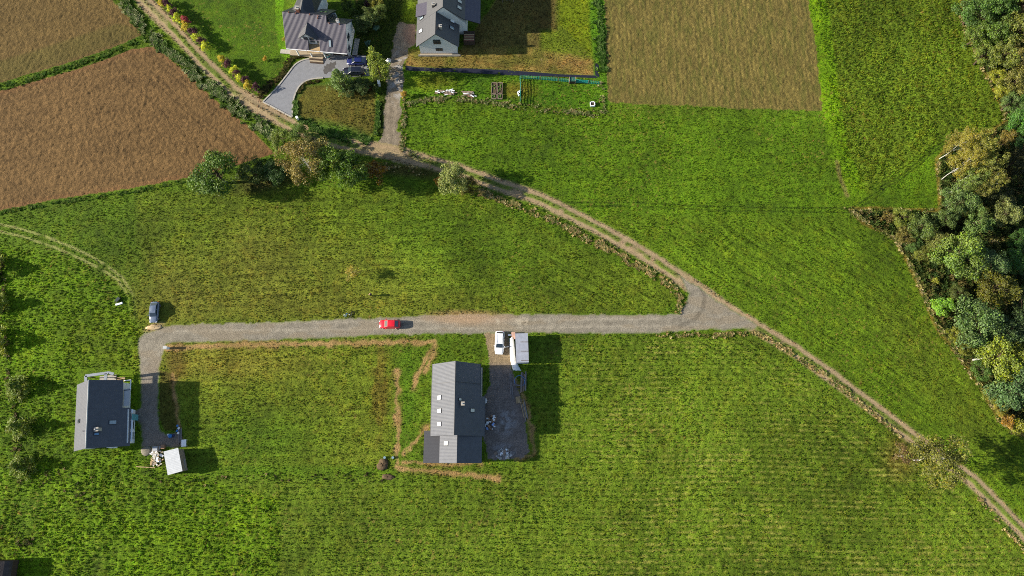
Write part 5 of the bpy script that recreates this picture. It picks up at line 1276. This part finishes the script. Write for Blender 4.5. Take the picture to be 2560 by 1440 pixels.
def tree(name, label, cat, k, px_, py_, d_px, h, col, group=None, rot=None, base=None):
    _tn[0] += 1; v = KIND[k][_tn[0] % len(KIND[k])]
    x, y = P(px_, py_, h * .6)
    if base: x, y = P(*base)
    D = math.hypot(CAMH, y); sc_px = .0005859 * (CAMH - h * .6) / (cT + (py_ - 720) / FPX * sT)
    s = d_px * sc_px / 2 / v[2]; sz = h / v[3]
    t = thing(name, label, cat, (x, y, 0), random.Random(_tn[0]).uniform(0, 6.28) if rot is None else rot, group)
    c = bpy.data.objects.new('crown', v[0]); COL.objects.link(c); c.parent = t; c.scale = (s, s, sz); c.color = (*alb(tuple(v * f for v, f in zip(col, (.94, 1.0, .8))), .85), 1)
    u_ = bpy.data.objects.new('trunk', v[1]); COL.objects.link(u_); u_.parent = t; u_.scale = (s, s, sz)
    return t
G1 = (92, 116, 36); G2 = (98, 124, 56); G3 = (120, 138, 86); OL = (132, 128, 62); YG = (146, 156, 50); BR = (146, 124, 66); OR = (184, 130, 40); DG = (58, 88, 48); GG = (118, 134, 84)
g = 'trees between the ploughed land and the meadow'
tree('broadleaf_tree', 'dark green round tree at the left end of the tree group under the ploughed field', 'tree', 'broad', 543, 437, 112, 7, G1, g)
tree('birch_tree', 'tall yellow-brown birch with pale limbs in the middle of the tree group', 'tree', 'birch', 757, 400, 118, 10, BR, g)
tree('broadleaf_tree', 'dark green tree just right of the yellow-brown birch', 'tree', 'broad', 835, 408, 84, 8.5, G1, g)
tree('broadleaf_tree', 'dark green tree between its twin and the orange shrub', 'tree', 'broad', 882, 424, 84, 8.5, G1, g)
tree('columnar_shrub', 'orange-brown columnar shrub at the right end of the tree group', 'shrub', 'shrub', 937, 425, 56, 4.0, (150, 108, 36), g)
tree('bush', 'low dark bush in the shade right of the leftmost dark tree', 'bush', 'broad', 632, 430, 62, 3.5, (84, 100, 42), g)
tree('bush', 'low dark bush in the shade left of the birch', 'bush', 'broad', 690, 428, 60, 3.5, (70, 94, 46), g)
tree('bush', 'yellow-green bush at the tip of the ploughed field', 'bush', 'willow', 706, 350, 62, 4.5, (122, 134, 54), g)
tree('bush', 'green bush beside the dirt track above the birch', 'bush', 'willow', 748, 338, 52, 4.5, (108, 128, 60), g)
tree('bush', 'brownish bush between the birch and the dirt track', 'bush', 'willow', 790, 365, 46, 4.5, (112, 108, 60), g)
tree('broadleaf_tree', 'pale speckled tree on its own south of the dirt track', 'tree', 'willow', 1132, 452, 78, 6.5, (150, 152, 92), g)
tree('bush', 'small orange-brown bush right of the pale speckled tree', 'bush', 'broad', 1173, 466, 42, 3.5, (130, 112, 46), g)
tree('bush', 'little yellowish bush left of the pale speckled tree', 'bush', 'shrub', 1098, 450, 26, 2, OR, g)
tree('sapling', 'small lone orange-leaved sapling in the open meadow', 'tree', 'sapling', 880, 681, 40, 3.4, (186, 158, 70))
tree('birch_tree', 'large brownish birch over the dirt track near the bottom right corner', 'tree', 'birch', 2340, 1150, 140, 12, (128, 122, 50))
tree('bush', 'leafless brown thicket beside the bottom right birch', 'bush', 'sapling', 2258, 1140, 60, 2.5, (124, 96, 66))
for i, (y, lb) in enumerate(((965, 'larch-like tree at the left edge level with the left house gable'), (1065, 'orange-tipped conifer at the left edge west of the left house'), (1163, 'orange-green conifer at the left edge below the left house'))):
    tree('conifer', lb, 'tree', 'larch', 34 + i * 4, y, 76, 3.4, (124, 136, 18), 'conifers along the left edge')
for i, y in enumerate((668, 755, 850)):
    tree('conifer', ('conifer mostly outside the left frame casting the uppermost fringed shadow', 'conifer outside the left frame casting the second fringed shadow', 'conifer outside the left frame casting the third fringed shadow')[i], 'tree', 'larch', -36 + i * 6, y, 88, 3.6, (158, 160, 22), 'conifers along the left edge')
# shrubs in the row along the track
ordn = ['first', 'second', 'third', 'fourth', 'fifth', 'sixth', 'seventh', 'eighth', 'ninth', 'tenth', 'eleventh']
ys_ = [(404, 4), (423, 22), (441, 42), (463, 65), (491, 93), (513, 114), (554, 148), (583, 176), (598, 194), (620, 211)]
for i, (x, y) in enumerate(ys_): tree('yellow_shrub', 'yellow-leaved shrub, %s from the top in the row along the dirt track' % ordn[i], 'shrub', 'shrub', x, y, 23 if i not in (1,) else 13, 2.3, (216, 214, 30) if i % 3 else (216, 190, 36), 'shrub row along the dirt track')
ps_ = [(415, 8), (433, 31), (462, 50), (480, 78), (503, 101), (568, 159), (590, 183), (611, 199), (638, 217)]
for i, (x, y) in enumerate(ps_): tree('purple_shrub', ('reddish-purple' if i == 2 else 'dark purple') + ' shrub, %s purple one from the top in the row along the track' % ordn[i], 'shrub', 'shrub', x, y, 22, 2.4, (190, 70, 80) if i == 2 else (110, 62, 84), 'shrub row along the dirt track')
tree('flower_bush', 'tiny orange-yellow shrub standing alone on the lawn left of the drive', 'shrub', 'shrub', 662, 147, 12, 1.3, (214, 170, 40))
# garden of the pantiled house
g2 = 'trees and bushes in the garden of the pantiled house'
tree('tall_tree', 'tall yellow-green pointed tree between the parked cars and the access lane', 'tree', 'cone', 931, 150, 66, 11, (138, 146, 54), g2, base=(952, 193))
tree('broadleaf_tree', 'bushy green pointed tree at the lower edge of the paved drive', 'tree', 'cone', 840, 202, 66, 6.5, (112, 132, 66), g2, base=(858, 217))
for q, d, h, c, lb in (((905, 58), 46, 4, (96, 108, 62), 'dark rounded bush behind the pantiled house gable'), ((925, 42), 44, 4.5, (112, 124, 72), 'grey-green bush at the top of the garden nearest the lane'), ((948, 30), 36, 4, (128, 138, 70), 'lighter bush at the garden top beside the lane'), ((940, 12), 34, 3.5, (150, 140, 50), 'yellowish bush at the top edge of the garden'),
                       ((917, 8), 16, 2, (76, 44, 72), 'small dark purple bush at the top edge'), ((940, 70), 15, 1.2, (104, 140, 150), 'small blue-green dome shrub in the shade, upper one'), ((919, 106), 15, 1.2, (104, 140, 150), 'small blue-green dome shrub in the shade, lower one'), ((870, 222), 40, 2.2, (74, 92, 44), 'dark low bush right of the bushy pointed tree'),
                       ((905, 214), 46, 2.4, (76, 94, 46), 'dark low bush under the tall yellow-green tree'), ((866, 12), 30, 3, (88, 104, 44), 'green bush behind the north roof of the pantiled house'), ((885, 30), 26, 3, (92, 108, 50), 'green bush north-east of the pantiled house'), ((922, 218), 14, 1.2, (130, 66, 50), 'small reddish shrub at the garden edge'), ((937, 215), 22, 2, (84, 100, 52), 'small green bush next to the slim white cabinet'), ((710, 98), 12, 1.2, (176, 160, 60), 'yellow flowering shrub at the west wall of the pantiled house')):
    tree('garden_bush', lb, 'bush', 'shrub' if d < 30 else 'willow', q[0], q[1], d, h, c, g2)
tree('garden_bush', 'golden shrub at the bend of the access lane beside the garden corner', 'bush', 'shrub', 1009, 234, 17, 2, (206, 160, 44))
# the wood on the right: every crown one can tell apart
WOOD = [
 (2438, 32, 78, 7, G2, 'broad', 'green bushy tree at the top left corner of the wood'),
 (2492, 22, 70, 8, G2, 'broad', 'green tree at the top edge of the wood, second from its corner'),
 (2548, 18, 66, 9, OL, 'willow', 'olive tree in the top right corner of the photo'),
 (2440, 92, 62, 6, (122, 136, 58), 'willow', 'yellow-green tree bulging toward the clumpy field near the top'),
 (2490, 84, 70, 7, (112, 130, 56), 'broad', 'green tree behind the bulging yellow-green one near the top'),
 (2545, 78, 74, 9, OL, 'willow', 'tall olive tree on the right frame edge near the top'),
 (2462, 138, 56, 6, (134, 142, 62), 'willow', 'pale yellow-green tree on the wood edge below the bulging one'),
 (2508, 140, 64, 7.5, (140, 138, 66), 'willow', 'straw-green tree inside the upper wood'),
 (2556, 142, 64, 9, BR, 'birch', 'thin brownish birch on the right frame edge in the upper wood'),
 (2492, 192, 34, 3.5, (176, 166, 36), 'broad', 'bright yellow bush on the edge of the upper wood'),
 (2502, 234, 30, 3.5, (184, 170, 40), 'broad', 'smaller bright yellow bush under the first yellow one'),
 (2540, 205, 66, 7, (146, 132, 68), 'willow', 'brownish olive tree right of the bright yellow bushes'),
 (2526, 258, 50, 5, GG, 'willow', 'grey-green bush where the upper wood narrows'),
 (2556, 262, 40, 5, G2, 'broad', 'fresh green bush on the frame edge where the wood narrows'),
 (2545, 312, 58, 5.5, (96, 138, 56), 'broad', 'bright green bush at the right edge above the birches'),
 (2520, 352, 44, 4.5, (150, 120, 56), 'willow', 'orange-brown bush right of the birch clump'),
 (2556, 372, 56, 6, DG, 'broad', 'dark green tree on the frame edge beside the birches'),
 (2532, 412, 62, 6, (80, 74, 46), 'broad', 'dark shaded tree behind the birch clump'),
 (2398, 362, 62, 11, (178, 152, 66), 'birch', 'yellow birch with white trunk at the upper left of the birch clump'),
 (2440, 372, 62, 12, (168, 152, 66), 'birch', 'tall yellow birch in the upper middle of the clump'),
 (2410, 412, 62, 12, (170, 146, 56), 'birch', 'yellow-brown birch on the left of the clump'),
 (2452, 420, 62, 12, (150, 140, 68), 'birch', 'olive birch in the centre right of the clump'),
 (2468, 462, 52, 11, (150, 136, 66), 'birch', 'brownish birch at the lower right of the clump'),
 (2418, 455, 54, 10, (134, 142, 70), 'birch', 'greenish birch low in the clump above the grey willow'),
 (2500, 505, 56, 5, (72, 76, 46), 'broad', 'dark shaded bush right of the grey willow'),
 (2396, 500, 78, 6.5, GG, 'willow', 'grey-green willow below the birch clump'),
 (2446, 552, 62, 6, (130, 148, 84), 'willow', 'green willow with pale twigs right of the grey willow'),
 (2512, 532, 60, 6.5, (146, 142, 94), 'willow', 'pale olive rounded tree near the frame edge under the birches'),
 (2362, 545, 46, 5, (104, 116, 66), 'broad', 'small green tree left of the grey willow'),
 (2302, 566, 62, 5, (118, 130, 70), 'willow', 'sage green tree near the tip of the lower wood'),
 (2252, 545, 48, 4, (148, 148, 62), 'willow', 'yellow-olive tree at the north-west tip of the lower wood'),
 (2224, 542, 30, 3, (134, 108, 60), 'shrub', 'brown shrub at the very tip of the lower wood'),
 (2262, 592, 40, 3.5, BR, 'willow', 'tan bush on the field side near the tip'),
 (2336, 602, 50, 5, (142, 136, 74), 'willow', 'khaki tree left of the big variegated tree'),
 (2284, 612, 36, 3, (96, 118, 58), 'broad', 'small dark green bush at the field edge'),
 (2306, 634, 38, 3.5, (142, 136, 62), 'willow', 'small yellowish bush at the field edge'),
 (2396, 636, 98, 8, (134, 150, 66), 'broad', 'big variegated yellow-green tree in the middle of the lower wood'),
 (2462, 662, 84, 7, (112, 128, 92), 'willow', 'grey-blue green willow right of the big variegated tree'),
 (2532, 650, 54, 3.5, (84, 124, 48), 'broad', 'bright green bush in the hollow at the frame edge'),
 (2552, 600, 50, 3, (70, 104, 44), 'broad', 'dark green undergrowth bush by the frame edge'),
 (2482, 722, 92, 7.5, (122, 112, 38), 'willow', 'dark olive-gold tree with a pale trunk'),
 (2340, 702, 16, 1.6, (190, 176, 60), 'shrub', 'tiny yellow shrub at the field edge'),
 (2392, 732, 40, 3.5, (104, 108, 56), 'willow', 'thin dull bush in the dark gap'),
 (2356, 768, 46, 4, (148, 186, 44), 'broad', 'bright lime green bush at the field edge'),
 (2545, 745, 56, 5.5, (106, 116, 82), 'willow', 'dull grey bush at the frame edge right of the gold tree'),
 (2440, 812, 106, 8, (118, 138, 88), 'broad', 'large grey-green tree below the lime bush'),
 (2520, 828, 84, 7.5, (92, 108, 76), 'willow', 'dark grey tree right of the large grey-green one'),
 (2392, 838, 46, 4, (148, 140, 44), 'willow', 'golden bush at the field edge below the lime bush'),
 (2412, 872, 36, 3.5, (140, 134, 46), 'willow', 'golden bush with bare poles at the field edge'),
 (2500, 892, 94, 7.5, (158, 158, 52), 'broad', 'yellow-green tree in the lower part of the wood'),
 (2452, 922, 48, 5, G2, 'willow', 'green bush by the fallen pale trunk'),
 (2555, 888, 56, 7, (150, 148, 58), 'broad', 'yellow tree on the frame edge in the lower wood'),
 (2530, 972, 98, 8, (104, 126, 90), 'broad', 'large blue-green tree near the lower end of the wood'),
 (2480, 985, 42, 4, (146, 142, 54), 'willow', 'yellowish bush on the field side of the blue-green tree'),
 (2500, 1022, 34, 3, (176, 152, 50), 'willow', 'ochre bush at the field edge'),
 (2522, 1052, 34, 2.6, (196, 138, 44), 'shrub', 'orange shrub at the lower end of the wood'),
 (2550, 1064, 36, 2.6, (178, 166, 50), 'shrub', 'yellow shrub at the lowest end of the wood')]
for (x, y, d, h, c, k, lb) in WOOD:
    tree({'birch': 'birch_tree', 'shrub': 'shrub', 'willow': 'willow_tree', 'broad': 'broadleaf_tree'}[k] if h > 4 else 'bush', lb, 'tree' if h > 4 else 'bush', k, x, y, d * 1.06, h, tuple(v * f for v, f in zip(c, (.86, .9, .84))), 'trees and bushes of the wood on the right')
lg = MB(); a = P3(2431, 900, .6); b = P3(2470, 894, 1.4); lg.tube(a, b, .2, .14, 7); tag(lg.build('fallen_trunk', M_BIRCH), 'pale bare trunk leaning out of the wood over the field edge', 'log')
